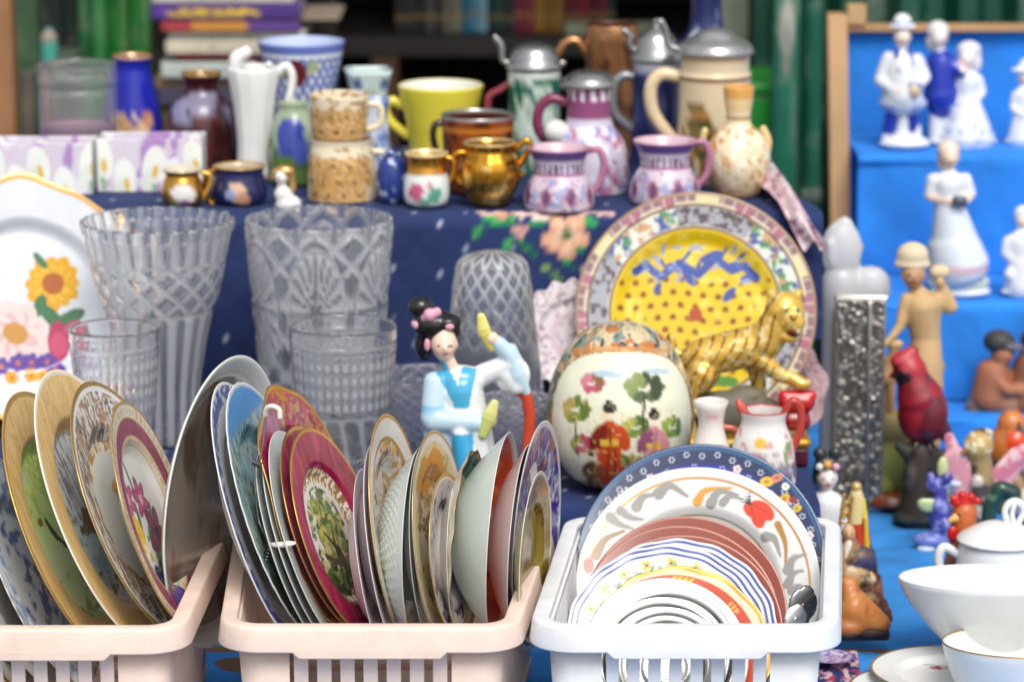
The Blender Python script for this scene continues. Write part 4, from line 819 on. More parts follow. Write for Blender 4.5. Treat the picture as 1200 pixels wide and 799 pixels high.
def p_oband(a):
    a.ring(.84, .965, H('#c2451f')); gold_edge(a, .965, H('#dcc7a0'))
    m = (a.r > .85) & (a.r < .955); a.put((m & (np.abs(a.th - .12) < .13)) * 1., H('#c99a3c', .7)); a.put((m & (np.abs(a.th - .12) < .13) & (np.sin(a.th * 150 + a.r * 60) > .2)) * 1., H('#8a5a20', .5))
    for g in (-.75, -.68, -.62, .78, .84, .90): a.ell(math.sin(g) * .9, math.cos(g) * .9, .016, .035, -g, H('#d8b060', .6))
plate('plate', 'white plate with an orange red band and gold ornament', 'plate', 788, 771, 3.648, 106, .0, .28, G3, paint=p_oband, na=240, nr=70)
plate('plate', 'plain bright white plate in front of the orange banded one', 'plate', 779, 770, 3.628, 97, .0, .28, G3, base=H('#e4e6e6'))
def p_steel(a):
    a.ring(0, 1.1, H('#b4b4b0', .85))
    for r0 in (.3, .55, .62, .70, .78, .86, .93): a.ring(r0, r0 + .022, H('#7c7870', .85))
def ridges(r, t): return .006 * np.sin(r * 46) * ((r > .25) & (r < .97))
for i in range(3):
    plate('metal_dish', ['polished metal dish, largest of the three nested in the white basket', 'polished metal dish, middle of the three nested in the white basket', 'polished metal dish, smallest of the three nested in the white basket'][i], 'dish', (783, 776, 781)[i], 768 + i * 5, 3.606 - .019 * i, 84 - 7 * i, .0, .28, 'nested metal dishes', mat='polished', base=H('#8e8e8c', 1.), paint=p_steel, relief=ridges, na=96, nr=80, dep=.16)
# serving cutlery at the side of the white basket
def ladle(label, pts, col, w, name='serving_spoon'):
    A = at(*pts[0]); r = thing(name, label, 'cutlery', A, 'serving cutlery stuck into the white basket')
    V, F = tube([(*(at(x, y, Y) - A), .0035) for x, y, Y in pts[1:]], 1, 8); V = V
    obj('handle', mesh(V, F, col), 'polished', r)
    x, y, Y = pts[1]; c = at(x, y, Y) - A; s = 1 / 1040
    me = melt([E(600, 400, 0, w * .55, 2.6, w * .62, col), E(600, 400 + w * .55, 0, w * .45, 2.2, w * .6, col), E(600, 400 - w * .35, 0, w * .33, 2.2, w * .35, col)], _b0, 1.2)
    o = obj('bowl', me, 'polished', r, c); o.rotation_euler = (R_(-18), R_(24), R_(10))
_b0 = Base(600, 3.62, .80); _b0.py = 400
DKM = H('#6a6a6c', 1.)
ladle('dark shiny serving spoon, larger one at the corner of the white basket', [(905, 800, 3.63), (941, 708, 3.66), (925, 745, 3.65), (905, 795, 3.63)], DKM, 34)
ladle('bright shiny serving spoon in front of the dark one', [(900, 800, 3.60), (932, 724, 3.615), (918, 760, 3.61), (900, 800, 3.60)], SILVER, 26)
# ================================================================ WARES ON THE TIER (left to right)
def T_(cx, Y): return Base(cx, Y, TIER + .001)
PEW = H('#a9aaa8', .85)
def lilies(seed, x0, x1):
    def f(a):
        rnd = random.Random(seed); a.c[:] = H('#d9cfdc'); m = np.ones(len(a.x)); a.noise(m, H('#b08ac4'), .028, .52, .62, seed, sx=1.6, sy=.5); a.noise(m, H('#eceaf0'), .04, .55, .68, seed + 5)
        for k in range(int((x1 - x0) / 26) + 1):
            x = x0 + 8 + k * 27 + rnd.uniform(-4, 4); y = 188 + 22 * (k % 2) + rnd.uniform(-5, 5); g = rnd.uniform(-.4, .4)
            a.ell(x, y, 13, 24, g, H('#eef0e8'), point=False); a.ell(x - 4, y + 14, 9, 16, g + .3, H('#e2e8dc')); a.ell(x + 2, y + 6, 3, 8, g, H('#e0b424')); a.stroke([(x, y + 22), (x + 5, y + 50)], 3, H('#8fb48c'))
    return f
for i, (x0, x1) in enumerate(((-8, 112), (118, 240))):
    hw = (x1 - x0) / 2
    b = T_((x0 + x1) / 2, 4.80 + .02 * i); r = thing('lily_vase', ['square glass vase printed with white lilies, cut by the edge', 'square glass vase printed with white lilies behind the gold creamer'][i], 'vase', b.loc, 'square glass vases printed with lilies')
    H_ = b.z((165, 160)[i])
    hx = hw * b.s; hy = .035; n = 60
    for nm, yy0, fl in (('front_panel', -hy, 1), ('back_panel', hy - .005, 0)):
        U, W = np.meshgrid(np.linspace(-1, 1, n), np.linspace(0, 1, n), indexing='ij')
        V, F = gridbox(-hx, hx, 0, H_, yy0, yy0 + .005, n, n); a = Art(b.cx + V[:, 0] / b.s, b.py - V[:, 2] / b.k, WHITE, 1.); lilies(3 + i, x0, x1)(a)
        obj(nm, mesh(V, F, a.c, smooth=False), 'bisque', r)
    for sx in (-1, 1): obj('side_panel', boxm(sx * hx - (.005 if sx > 0 else 0), sx * hx + (.005 if sx < 0 else 0), -hy + .0052, hy - .0052, 0, H_ - .001, .0006, H('#d6cfe0')), 'frosted_glass', r)
    obj('bottom', boxm(-hx + .006, hx - .006, -hy + .006, hy - .006, .001, .008, .0005), 'clear_glass', r)
b = T_(93, 4.98)
vessel('glass_jar', 'wide clear glass jar with a thick rim behind the lily vases', 'jar', b, [(44, 300), (46, 180), (46, 112), (45, 104), (47, 98), (46, 84), (47, 78)], 'clear_glass', t=2.5,
       parts=[lid('contents', [(.5, 162), (42, 162), (43, 158), (43, 150), (42, 148), (.5, 148)], H('#b98aa8'), 'bisque')])
GILT = H('#e0b070', .7)
def blot(*L):
    def f(a):
        for x, y, rx, ry, c in L: a.ell(x, y, rx, ry, 0, H(c), rough=.35, f=.12, seed=int(x))
    return f
b = T_(158, 5.08)
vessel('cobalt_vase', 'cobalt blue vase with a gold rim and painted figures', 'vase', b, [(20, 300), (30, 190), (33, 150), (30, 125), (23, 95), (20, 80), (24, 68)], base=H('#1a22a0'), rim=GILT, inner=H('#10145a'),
       paint=lambda a: (blot((150, 146, 8, 14, '#c9a06c'), (170, 150, 10, 12, '#d8b48c'), (178, 140, 6, 10, '#c98a5c'), (160, 158, 20, 6, '#8a6a9c'))(a), a.noise((a.y > 130).astype(float) * (np.abs(a.x - 162) < 24), H('#e0c4a0'), .12, .56, .62)))
b = T_(238, 5.02)
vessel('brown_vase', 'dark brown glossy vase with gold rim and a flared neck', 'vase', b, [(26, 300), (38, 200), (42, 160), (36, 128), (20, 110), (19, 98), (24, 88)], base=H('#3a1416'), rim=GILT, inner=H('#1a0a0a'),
       paint=lambda a: (a.ell(236, 118, 26, 12, 0, H('#8a86a0'), .8, rough=.4, f=.1), a.noise((a.y > 130).astype(float), H('#6a2a24'), .04, .52, .64), a.noise((a.y > 120).astype(float), H('#8a86a4'), .03, .62, .68, 9)))
b = T_(299, 4.93)
vessel('white_jug', 'tall slim white porcelain jug with a big curled handle', 'jug', b, [(26, 300), (24, 215), (20, 170), (24, 125), (29, 95), (30, 82)], base=H('#e9e9e6'), segs=64, rmod=lambda T, z, i: 1 + .02 * np.cos(T * 10),
       handles=[[(324, 92, 5), (336, 80, 5), (344, 92, 5), (340, 118, 5), (328, 150, 5), (322, 172, 4.5), (332, 180, 4), (339, 172, 3.4)]],
       parts=[rod('spout', [(278, 86, 8), (280, 72, 9), (292, 64, 7)], 5, H('#e4e4e4'), 'porcelain'), rod('knob', [(317, 80, 4), (317, 78, 4)], 4, H('#e9e9e6'), 'porcelain')])
def lattice(a):
    u, v = (a.x * .5 + a.y * .28) / 5.2, (a.x * .5 - a.y * .28) / 5.2; q = np.minimum(np.abs(u - np.round(u)), np.abs(v - np.round(v)))
    a.put((1 - sstep(.16, .26, q)) * (a.y > 66), H('#5a70b8')); a.band(48, 62, H('#6a7cc0')); a.ell(350, 82, 15, 15, 0, H('#6a2424'), rough=.25, f=.1); a.ell(332, 80, 8, 10, 0, H('#b0b890'), rough=.4, f=.2); a.ell(370, 76, 7, 8, .5, H('#a8b088'), rough=.4, f=.2)
b = T_(355, 5.10)
vessel('lattice_vase', 'flared vase with blue lattice print and a dark red rose', 'vase', b, [(26, 300), (30, 170), (36, 125), (42, 95), (47, 70), (51, 52)], base=H('#e6eaf2'), paint=lattice, inner=H('#b8c4e0'), segs=200, sub=14)
b = T_(432, 5.08)
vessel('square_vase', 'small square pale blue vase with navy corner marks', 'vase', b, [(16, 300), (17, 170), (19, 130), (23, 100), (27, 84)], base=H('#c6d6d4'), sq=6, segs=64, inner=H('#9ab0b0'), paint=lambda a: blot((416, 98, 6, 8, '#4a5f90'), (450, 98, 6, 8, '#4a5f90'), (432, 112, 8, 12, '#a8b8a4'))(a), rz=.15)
b = T_(345, 4.86)
vessel('fruit_vase', 'round vase painted with blue plums and green leaves behind the white jug', 'vase', b, [(17, 300), (26, 225), (31, 200), (31, 175), (26, 148), (17, 130), (18, 122)], base=H('#9aa88c'), paint=lambda a: (a.noise((a.y > 150).astype(float), H('#4f6a30'), .05, .4, .55), blot((342, 160, 18, 22, '#33419a'), (356, 175, 10, 14, '#4a5ab0'), (335, 190, 12, 10, '#5a7a34'), (350, 205, 14, 12, '#6a8a48'))(a)))
b = T_(214, 4.68)
vessel('gold_creamer', 'small gold creamer with a white painted belly', 'creamer', b, [(16, 300), (23, 235), (25, 225), (22, 212), (19, 205), (24, 199)], base=H('#c9943c', .85), inner=H('#c8bca8'), rim=H('#efe0c4', .3), handles=[[(238, 203, 3), (247, 206, 3), (246, 218, 3), (238, 232, 3)]], hcol=GOLD,
       paint=lambda a: (a.ell(218, 226, 17, 12, 0, H('#d8d4d0'), rough=.3, f=.1), blot((220, 236, 8, 5, '#8a5a90'), (206, 234, 5, 4, '#7a8a50'))(a)))
b = T_(281, 4.70)
vessel('navy_cup', 'navy cup with gold handle, gold rim and a flower medallion', 'cup', b, [(22, 300), (30, 235), (33, 222), (29, 208), (28, 200), (31, 195)], base=H('#1b2150'), rim=GILT, inner=H('#b8a88c'), handles=[[(254, 200, 4), (244, 204, 4), (241, 218, 4), (245, 234, 4), (250, 240, 5)]], hcol=H('#c98a34', .9),
       paint=lambda a: blot((280, 220, 11, 12, '#c9a88c'), (288, 228, 8, 9, '#b98a6a'), (272, 224, 6, 6, '#8f9ac0'), (281, 240, 14, 4, '#8a5a34'))(a))
b = T_(333, 4.67)
figure('china_bust', 'small white china figure with a gold hood between the cups', 'figurine', b, [('body', [E(338, 240, 0, 16, 11, 12, WHITE), E(332, 228, 0, 11, 9, 10, WHITE), K((330, 222), (330, 212), 5, 5, WHITE)] + head(330, 208, 0, 9.5, H('#e6e2dc'))), ('hood', [E(334, 202, 3, 12, 9, 8, GILT), K((342, 205, 2), (344, 224, 2), 4, 4, GILT), K((322, 200, 2), (318, 212, 2), 3, 2.5, GILT)])])
CREAM = H('#e2d6ba')
def brownflowers(a):
    for k in range(14):
        x, y = b.cx - 46 + 19 * (k % 5) + 6 * (k // 5), b.y0 + 12 + 17 * (k // 5)
        a.flower(x, y, 11, 7, H('#c79a58') if k % 2 else H('#b98c54'), H('#6a3c1a'), k, .4, H('#e0c08a'))
    a.noise(np.ones(len(a.x)), H('#a8824a'), .12, .60, .66, 3)
b = T_(401, 4.74); b.y0 = 178
vessel('flower_mug', 'cream mug with brown flowers, lower one of a stack of two', 'mug', b, [(41, 300), (41, 225), (39, 190), (36, 170), (37, 164)], base=CREAM, paint=brownflowers, segs=72, sub=8, handles=[[(438, 178, 4), (452, 182, 4), (454, 205, 4), (440, 222, 4)]])
z1 = b.zl + b.z(164) + .0015; b = Base(398, 4.74, z1); b.y0 = 122
vessel('flower_mug', 'cream mug with brown flowers, upper one of a stack of two', 'mug', b, [(31, 170), (33, 150), (35, 125), (36, 112)], base=CREAM, paint=brownflowers, segs=72, sub=8, handles=[[(432, 122, 4), (446, 126, 4), (446, 145, 4), (432, 152, 4)]])
def bluewhite(a): a.noise(np.ones(len(a.x)), H('#34509a'), .055, .5, .58, 4); a.noise(np.ones(len(a.x)), H('#6a8acc'), .09, .55, .62, 7)
b = T_(438, 4.86)
vessel('blue_jug', 'slim blue and white jug beside the yellow mug', 'jug', b, [(18, 300), (24, 225), (24, 200), (19, 160), (17, 135), (20, 118)], base=H('#d3dbe8'), paint=bluewhite, handles=[[(420, 128, 4), (409, 136, 4), (408, 160, 4), (420, 188, 4)]])
b = T_(460, 4.70)
vessel('blue_pot', 'small round dark blue pot with white speckles', 'pot', b, [(12, 300), (18, 225), (19, 208), (16, 192), (10, 184), (11, 180)], base=H('#253a80'), paint=lambda a: a.noise(np.ones(len(a.x)), H('#c0cade'), .1, .58, .64))
b = T_(517, 5.0)
vessel('yellow_mug', 'bright yellow mug with white inside and a loop handle', 'mug', b, [(34, 300), (36, 200), (38, 165), (43, 135), (49, 108), (50, 102)], base=H('#e4d648'), inner=H('#e4e4da'), t=3, handles=[[(474, 126, 6), (460, 120, 6), (452, 128, 6), (458, 144, 6), (478, 160, 6)]])
b = T_(500, 4.67)
vessel('rose_creamer', 'round white creamer with a pink rose and gold top', 'creamer', b, [(15, 300), (25, 236), (27, 220), (25, 205), (22, 192), (26, 180)], base=H('#dfe6e2'), inner=H('#d0a860', .6), rim=H('#f0dca8', .4), handles=[[(520, 186, 3.4), (530, 188, 3.4), (532, 204, 3.4), (524, 218, 3)]], hcol=H('#d69a34', .9),
       paint=lambda a: (a.band(170, 202, H('#c98f34', .9)), blot((488, 222, 10, 10, '#c05a80'), (510, 226, 10, 9, '#4f9a80'), (498, 234, 6, 5, '#6fa88c'), (505, 214, 5, 4, '#c88a90'))(a), a.band(242, 262, H('#c98f34', .9))))
b = T_(574, 4.68)
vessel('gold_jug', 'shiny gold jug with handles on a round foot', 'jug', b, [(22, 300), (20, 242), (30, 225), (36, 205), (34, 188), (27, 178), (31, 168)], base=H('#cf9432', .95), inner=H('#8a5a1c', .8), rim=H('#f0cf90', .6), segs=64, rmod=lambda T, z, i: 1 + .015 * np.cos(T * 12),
       handles=[[(604, 176, 4), (616, 166, 4), (621, 172, 4), (614, 186, 4), (606, 200, 4), (612, 206, 4)], [(545, 180, 4), (534, 182, 4), (530, 198, 4), (538, 214, 4), (546, 218, 4)]],
       paint=lambda a: (a.noise((a.y > 205).astype(float), H('#3a3a1c', .4), .06, .5, .6), a.noise((a.y > 190).astype(float), H('#efcf80', .8), .05, .58, .66, 6)))
b = T_(560, 4.80)
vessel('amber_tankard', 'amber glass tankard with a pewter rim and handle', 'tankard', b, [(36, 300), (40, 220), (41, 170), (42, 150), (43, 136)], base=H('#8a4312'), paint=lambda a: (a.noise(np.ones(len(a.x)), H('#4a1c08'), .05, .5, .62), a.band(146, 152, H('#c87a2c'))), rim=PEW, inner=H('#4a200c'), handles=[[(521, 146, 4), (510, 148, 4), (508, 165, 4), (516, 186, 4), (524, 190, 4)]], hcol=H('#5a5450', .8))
def greenstein(a):
    a.c[:] = H('#10604a'); a.noise(np.ones(len(a.x)), H('#c9d6cc'), .075, .52, .6, 4); a.band(84, 90, H('#d8dcd4')); a.band(90, 93, H('#0f4a38'))
    a.ell(630, 150, 30, 18, 0, H('#cfe0d8'), .8, rough=.4, f=.08)
def thumb(x, y): return [(x, y + 34, 3), (x - 3, y + 14, 4), (x - 6, y, 4), (x - 10, y - 2, 3.4)]
b = T_(626, 4.98)
vessel('green_stein', 'green and white beer stein with a domed pewter lid and red handle', 'stein', b, [(33, 300), (33, 225), (32, 180), (30, 130), (31, 95), (30, 84)], base=WHITE, paint=greenstein, handles=[[(598, 100, 4.5), (585, 108, 4.5), (572, 118, 4.5), (576, 150, 4.5), (594, 170, 4.5)]], hcol=H('#8a3a44'),
       parts=[lid('lid', [(.5, 83), (31, 83), (33, 78), (30, 72), (24, 60), (12, 55), (.5, 54)], PEW), rod('thumb_lift', [(600, 78, 4), (590, 74, 3.6), (587, 56, 4), (580, 47, 3.2)], 3, PEW), rod('hinge', [(652, 78, 5), (660, 77, 4)], 4, PEW)])
PUR = H('#8a5f9c'); PNK = H('#c58aa4')
def purple(a, x=0):
    a.c[:] = H('#cfbfcc'); ys = b.y0
    a.band(ys - 8, ys + 3, H('#b47898')); a.band(ys + 3, ys + 14, H('#66508e')); a.noise((a.y > ys + 34).astype(float), H('#a88aa4'), .09, .5, .6, 3); a.noise((a.y > ys + 34).astype(float), H('#8a90b8'), .08, .58, .64, 13); a.band(ys + 16, ys + 28, H('#cfc6d6')); m = (a.y > ys + 17) & (a.y < ys + 28); a.put(m * (np.sin(a.x * .9) > .1) * 1., H('#6a4470')); a.band(ys + 29, ys + 32, H('#9a5a84'))
    for k in range(-3, 4):
        x = b.cx - 16 + 30 * k; a.ell(x, ys + 54, 8, 14, 0, H('#9a5a70'), point=True); a.ell(x, ys + 54, 4, 8, 0, H('#5a3a6a')); a.ell(x + 15, ys + 52, 4, 10, 0, H('#8fa0c4'), point=True)
    a.band(ys + 74, ys + 90, H('#b88aa4'))
for i, (cx, Y, x1, tp) in enumerate(((655, 4.665, 705, 170), (779, 4.70, 826, 162))):
    b = T_(cx, Y); b.y0 = tp + 2; dx = cx - 655
    vessel('purple_creamer', ['purple and white patterned creamer with a pink handle, beside the gold jug', 'purple and white patterned creamer with a pink handle, beside the cream vase'][i], 'creamer', b, [(34, 300), (41, tp + 72), (41, tp + 58), (35, tp + 42), (29, tp + 32), (31, tp + 16), (38, tp + 4)], paint=purple, inner=H('#c9aeb8'), group='purple patterned creamers',
           handles=[[(686 + dx, tp + 8, 4), (700 + dx, tp + 6, 4), (707 + dx, tp + 20, 4.4), (704 + dx, tp + 42, 4.2), (692 + dx, tp + 58, 4)]], hcol=H('#b0748f'), segs=72, sub=6)
def purstein(a):
    a.c[:] = H('#c6c0d2'); a.band(100, 140, H('#8a4a74')); m = (a.y > 106) & (a.y < 120); a.put(m * (np.sin(a.x * .5) > 0) * 1., H('#e0dce4')); m = (a.y > 145).astype(float)
    a.noise(m, H('#7a86c4'), .045, .5, .6, 3); a.noise(m, H('#b06a8c'), .05, .56, .64, 9); a.noise(m, H('#e6e2ea'), .06, .58, .66, 13); a.noise(m * (a.y > 185), H('#7a3a5c'), .05, .55, .62, 19)
b = T_(690, 4.80)
vessel('purple_stein', 'violet stein with pewter lid and a wine red handle', 'stein', b, [(40, 300), (46, 225), (46, 190), (40, 165), (27, 145), (25, 120), (26, 104)], paint=purstein, segs=64, sub=6, handles=[[(664, 122, 6), (645, 118, 6), (632, 130, 6), (630, 150, 6), (640, 168, 6)]], hcol=H('#7a2c50'),
       parts=[lid('lid', [(.5, 104), (29, 104), (31, 99), (28, 94), (18, 87), (.5, 85)], PEW), rod('hinge', [(660, 104, 5), (668, 98, 5), (678, 100, 4)], 4, PEW), rod('medallion', [(651, 152, 15), (651, 156, 15)], 14, H('#d8dcd4'), 'porcelain', -9)])
b = T_(716, 5.12)
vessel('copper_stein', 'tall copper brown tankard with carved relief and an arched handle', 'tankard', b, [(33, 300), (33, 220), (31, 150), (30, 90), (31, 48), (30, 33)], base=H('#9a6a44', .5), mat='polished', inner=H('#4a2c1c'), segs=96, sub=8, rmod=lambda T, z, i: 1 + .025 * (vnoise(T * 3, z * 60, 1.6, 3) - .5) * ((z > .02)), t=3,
       handles=[[(690, 70, 6), (676, 52, 6), (662, 54, 6), (655, 66, 6)], ], hcol=COPPER, paint=lambda a: (a.noise(np.ones(len(a.x)), H('#5c3820', .4), .05, .52, .62), a.band(33, 46, H('#a97650', .5))))
def bluestein(a):
    a.c[:] = H('#23295e'); a.band(74, 84, H('#b4b6c4')); a.band(86, 89, H('#8a90b0')); a.ell(768, 122, 12, 18, 0, H('#5a5f8c'), rough=.4, f=.12); a.band(140, 143, H('#8a90b0')); a.noise((a.y > 90).astype(float), H('#3a427c'), .08, .56, .62)
b = T_(768, 4.98)
vessel('blue_stein', 'navy beer stein with a ball-topped pewter lid and grey handle', 'stein', b, [(30, 300), (30, 225), (29, 170), (27, 120), (27, 80), (26, 74)], paint=bluestein, segs=64, handles=[[(744, 92, 5), (728, 92, 6), (718, 106, 6), (720, 134, 6), (742, 154, 5)]], hcol=H('#8e9096', .4),
       parts=[lid('lid', [(.5, 74), (28, 74), (30, 69), (26, 60), (20, 46), (10, 38), (4, 34), (5, 30), (3, 27), (.5, 26)], PEW), rod('thumb_lift', [(746, 66, 3.6), (738, 58, 4), (737, 46, 4), (730, 40, 4)], 3, PEW)])
b = T_(826, 5.16)
vessel('blue_bottle', 'dark blue glazed bottle with a long neck behind the big stein', 'bottle', b, [(40, 300), (44, 200), (44, 100), (40, 64), (26, 46), (19, 30), (18, 0), (20, -30)], base=H('#1c2458'), paint=lambda a: (a.noise(np.ones(len(a.x)), H('#8a92b8'), .05, .58, .66), a.ell(812, 50, 14, 10, 0, H('#c0c4cc'), rough=.4, f=.1)))
def bigstein(a):
    a.c[:] = H('#d5c2a2'); a.band(90, 94, H('#8a6a4c')); a.band(68, 72, H('#a88a68')); a.ell(812, 165, 26, 38, 0, H('#7a6a3c'), rough=.4, f=.05); m = (np.hypot((a.x - 812) / 26, (a.y - 165) / 38) < 1.1).astype(float)
    a.noise(m, H('#3f4420'), .06, .48, .58); a.noise(m, H('#a8763c'), .08, .55, .62, 7); a.noise(m, H('#d8c49a'), .05, .62, .7, 17); a.band(206, 214, H('#8a6a4c'))
b = T_(836, 4.90)
vessel('big_stein', 'largest cream beer stein with a landscape picture and pewter lid', 'stein', b, [(44, 300), (45, 230), (44, 200), (43, 150), (42, 100), (43, 90), (40, 84), (41, 66)], paint=bigstein, segs=80, sub=6, handles=[[(794, 92, 8), (774, 90, 8), (762, 104, 8), (764, 132, 8), (780, 156, 8), (794, 170, 7)]], hcol=H('#dcc7a2'),
       parts=[lid('lid', [(.5, 66), (42, 66), (44, 60), (40, 54), (28, 48), (20, 42), (10, 38), (.5, 37)], H('#b4b4b2', .7)), rod('thumb_lift', [(793, 62, 4), (782, 56, 4), (778, 40, 4), (772, 30, 5)], 3, PEW)])
def creamvase(a):
    a.c[:] = H('#e2d2ae'); a.band(100, 118, H('#d8a258')); a.band(118, 132, H('#e4c890')); a.band(138, 141, H('#c79048', .5)); m = (a.y > 150).astype(float); a.noise(m, H('#d49a60'), .05, .52, .6, 3); a.noise(m, H('#eee6d0'), .07, .55, .63, 9); a.noise(m, H('#c08a4a'), .11, .62, .66, 19); a.put(sstep(205, 235, a.y) * .7, H('#cf9458'))
b = T_(864, 4.76)
vessel('cream_vase', 'cream and amber vase with a slim neck and two small handles', 'vase', b, [(20, 300), (26, 226), (36, 204), (38, 184), (30, 162), (16, 148), (14, 138), (17, 118), (18, 104)], paint=creamvase, segs=72, sub=6, handles=[[(828, 176, 4), (823, 166, 4), (825, 154, 4)], [(898, 182, 4), (899, 166, 4.4), (893, 152, 4)]], hcol=H('#e0c58a'))
# folded pink and white cloth over the corner of the tier
n = 90; U, W = np.meshgrid(np.linspace(0, 1, n), np.linspace(0, 1, n), indexing='ij')
c00, c10, c01, c11 = at(878, 236, 4.80), at(906, 214, 4.92), at(940, 296, 4.605), at(962, 270, 4.70)
Pq = (1 - U)[..., None] * (1 - W)[..., None] * np.array(c00) + U[..., None] * (1 - W)[..., None] * np.array(c10) + (1 - U)[..., None] * W[..., None] * np.array(c01) + U[..., None] * W[..., None] * np.array(c11)
Pq[..., 2] = np.maximum(np.interp(W, [0, .45, 1], [TIER + .016, TIER + .008, TIER - .04]) + .008 * np.sin(U * 9 + W * 4), 0); Pq[..., 1] = np.where(W > .45, np.minimum(Pq[..., 1], 4.596 + .006 * np.sin(U * 9)), np.maximum(Pq[..., 1], 4.60))
Pq[..., 1] = np.interp(W, [0, .4, .5, 1], [4.82, 4.66, 4.598, 4.590]) + .10 * U * (W < .4) + .006 * np.sin(U * 10)
a = Art(U.ravel() * 60, W.ravel() * 100, H('#dcc3c8'), 1); a.noise(np.ones(n * n), H('#b0708c'), .10, .5, .58, 2); a.noise(np.ones(n * n), H('#e8dde0'), .16, .55, .62, 5)
V = Pq.reshape(-1, 3); V2 = V + np.array([0, .0015, -.0015]); F = gridF(n, n)
tag(obj('napkin', mesh(np.concatenate([V, V2]), np.concatenate([F, F[:, ::-1] + n * n]), np.concatenate([a.c, a.c])), 'cloth'), 'pink and white patterned napkin hanging over the corner of the navy tier', 'napkin')

# ================================================================ CRYSTAL AND CHINA ON THE LOW RISER
def Rz(cx, Y): return Base(cx, Y, RISER + .003)
def plume(a):
    a.put(((a.r > .60) & (a.r < .955)) * .35, H('#d0d2d6')); a.ring(.955, 1.1, GILT)
    sun = [(.06, .12, .21)]
    for x, y, r in sun: a.flower(.24, .14, .22, 12, H('#d8a018'), H('#b8641c'), 0, .3, H('#e8bc3c')); a.ell(.24, .14, .09, .09, 0, H('#a85a1c'))
    for x, y, l, w, g in ((.34, -.16, .16, .06, .4), (.22, -.14, .14, .06, 2.3), (.12, -.04, .1, .05, 1.2), (-.3, -.1, .2, .08, 2.2), (-.36, .0, .2, .07, 1.3), (.15, .33, .08, .03, 2.2), (-.2, -.3, .16, .08, .2), (.38, -.3, .1, .04, .8)): a.ell(x, y, l, w, g, H('#3f7048'), rough=.15, f=10)
    a.flower(-.08, -.26, .26, 8, H('#dcc8c4'), H('#b87a34'), .3, .4, H('#c9a0a0')); a.ell(-.08, -.26, .11, .09, 0, H('#c08a3c'), rough=.3)
    a.ell(.26, -.34, .09, .17, 0, H('#b03058')); a.ell(.26, -.36, .07, .10, 0, H('#c84a70')); a.ell(.38, -.22, .08, .04, .5, H('#c05a78'))
    for x, y in ((-.22, -.52), (-.08, -.5), (.03, -.5), (.16, -.5), (-.36, -.48), (.22, -.56)): a.flower(x, y, .08, 6, H('#5a3c98'), H('#c06a34'), x * 9)
    for x, y in ((-.14, -.62), (.02, -.6), (.12, -.62)): a.flower(x, y, .06, 6, H('#d89a2c'), H('#b0601c'))
plate('flower_platter', 'large white platter with gold scalloped edge and painted flowers', 'platter', 30, 352, 4.50, 144, .08, .10, paint=plume, scal=(6, .035, 1), na=300, nr=110, dep=.12, base=H('#d5d9de'))
st = thing('plate_stand', 'small dark stand that props up the flower platter', 'stand', (at(30, 460, 4.52).x, 4.53, RISER + .003))
obj('back_leg', boxm(-.03, .03, .03, .05, 0, .16, .003, H('#3a2a20')), 'wood', st); obj('foot', boxm(-.06, .06, -.07, .04, 0, .012, .003, H('#3a2a20')), 'wood', st)
def cut(style, zt, tall):
    """cut-glass relief as a radius factor"""
    def f(T, z, i):
        h = np.clip(z / zt, 0, 1.02); m = np.ones_like(T)
        if style == 'star':
            flute = .018 * np.abs(np.cos(T * 9)); low = (h < .60); m = m - np.where(low, flute * 1.6, 0)
            u, v = (T * 7 / math.pi + h * 9), (T * 7 / math.pi - h * 9); q = np.minimum(np.abs(u - np.round(u)), np.abs(v - np.round(v)))
            m = m - np.where((h >= .60) & (h < .82), .04 * (1 - sstep(.0, .26, q)), 0); m = m - np.where(h >= .84, .03 * np.abs(np.sin(T * 14)), 0)
            m = m - .03 * np.exp(-((h - .60) / .008) ** 2) - .03 * np.exp(-((h - .83) / .008) ** 2); m = m + np.where(h > .95, .02 * np.abs(np.cos(T * 14)), 0)
        elif style == 'fan':
            t3 = (T * 3 / math.pi); t3 = (t3 - np.round(t3)) * 2; r = np.hypot(t3 * .9, (h - .62) * 2.6); g = np.arctan2((h - .62) * 2.6, t3)
            m = m - .035 * np.abs(np.sin(g * 10)) * (r < .75) * (r > .12) - .04 * np.exp(-((r - .75) / .04) ** 2)
            u, v = (T * 6 / math.pi + h * 6), (T * 6 / math.pi - h * 6); q = np.minimum(np.abs(u - np.round(u)), np.abs(v - np.round(v))); m = m - np.where(r > .8, .04 * (1 - sstep(0, .24, q)), 0)
            m = m - np.where(h > .96, .02 * np.abs(np.sin(T * 24)), 0)
        elif style == 'bead':
            m = m - np.where((h > .45) & (h < .86), .03 * (np.abs(np.sin(T * 18)) * np.abs(np.sin(h * 34))) ** .6, 0) - .02 * np.exp(-((h - .42) / .015) ** 2); m = m - np.where(h < .4, .02 * np.abs(np.sin(T * 8 + h * 4)) ** 3, 0); m = m - .02 * np.exp(-((h - .9) / .015) ** 2)
        elif style == 'facet':
            u, v = (T * 8 / math.pi + h * 8), (T * 8 / math.pi - h * 8); q = np.minimum(np.abs(u - np.round(u)), np.abs(v - np.round(v))); m = m - .042 * (1 - sstep(0, .28, q)) * (h > tall) * (.45 + .55 * sstep(.72, .9, h))  # diamonds near the top whiten more, painting in bright highlights
        return m
    return f
def crystal(label, b, prof, style, mat='crystal', name='crystal_vase', cat='vase', segs=160, sub=13, t=5, tall=0, group=None):
    return vessel(name, label, cat, b, prof, mat, flat=True, segs=segs, sub=sub, t=t, rmod=cut(style, b.z(prof[-1][1]), tall), group=group)
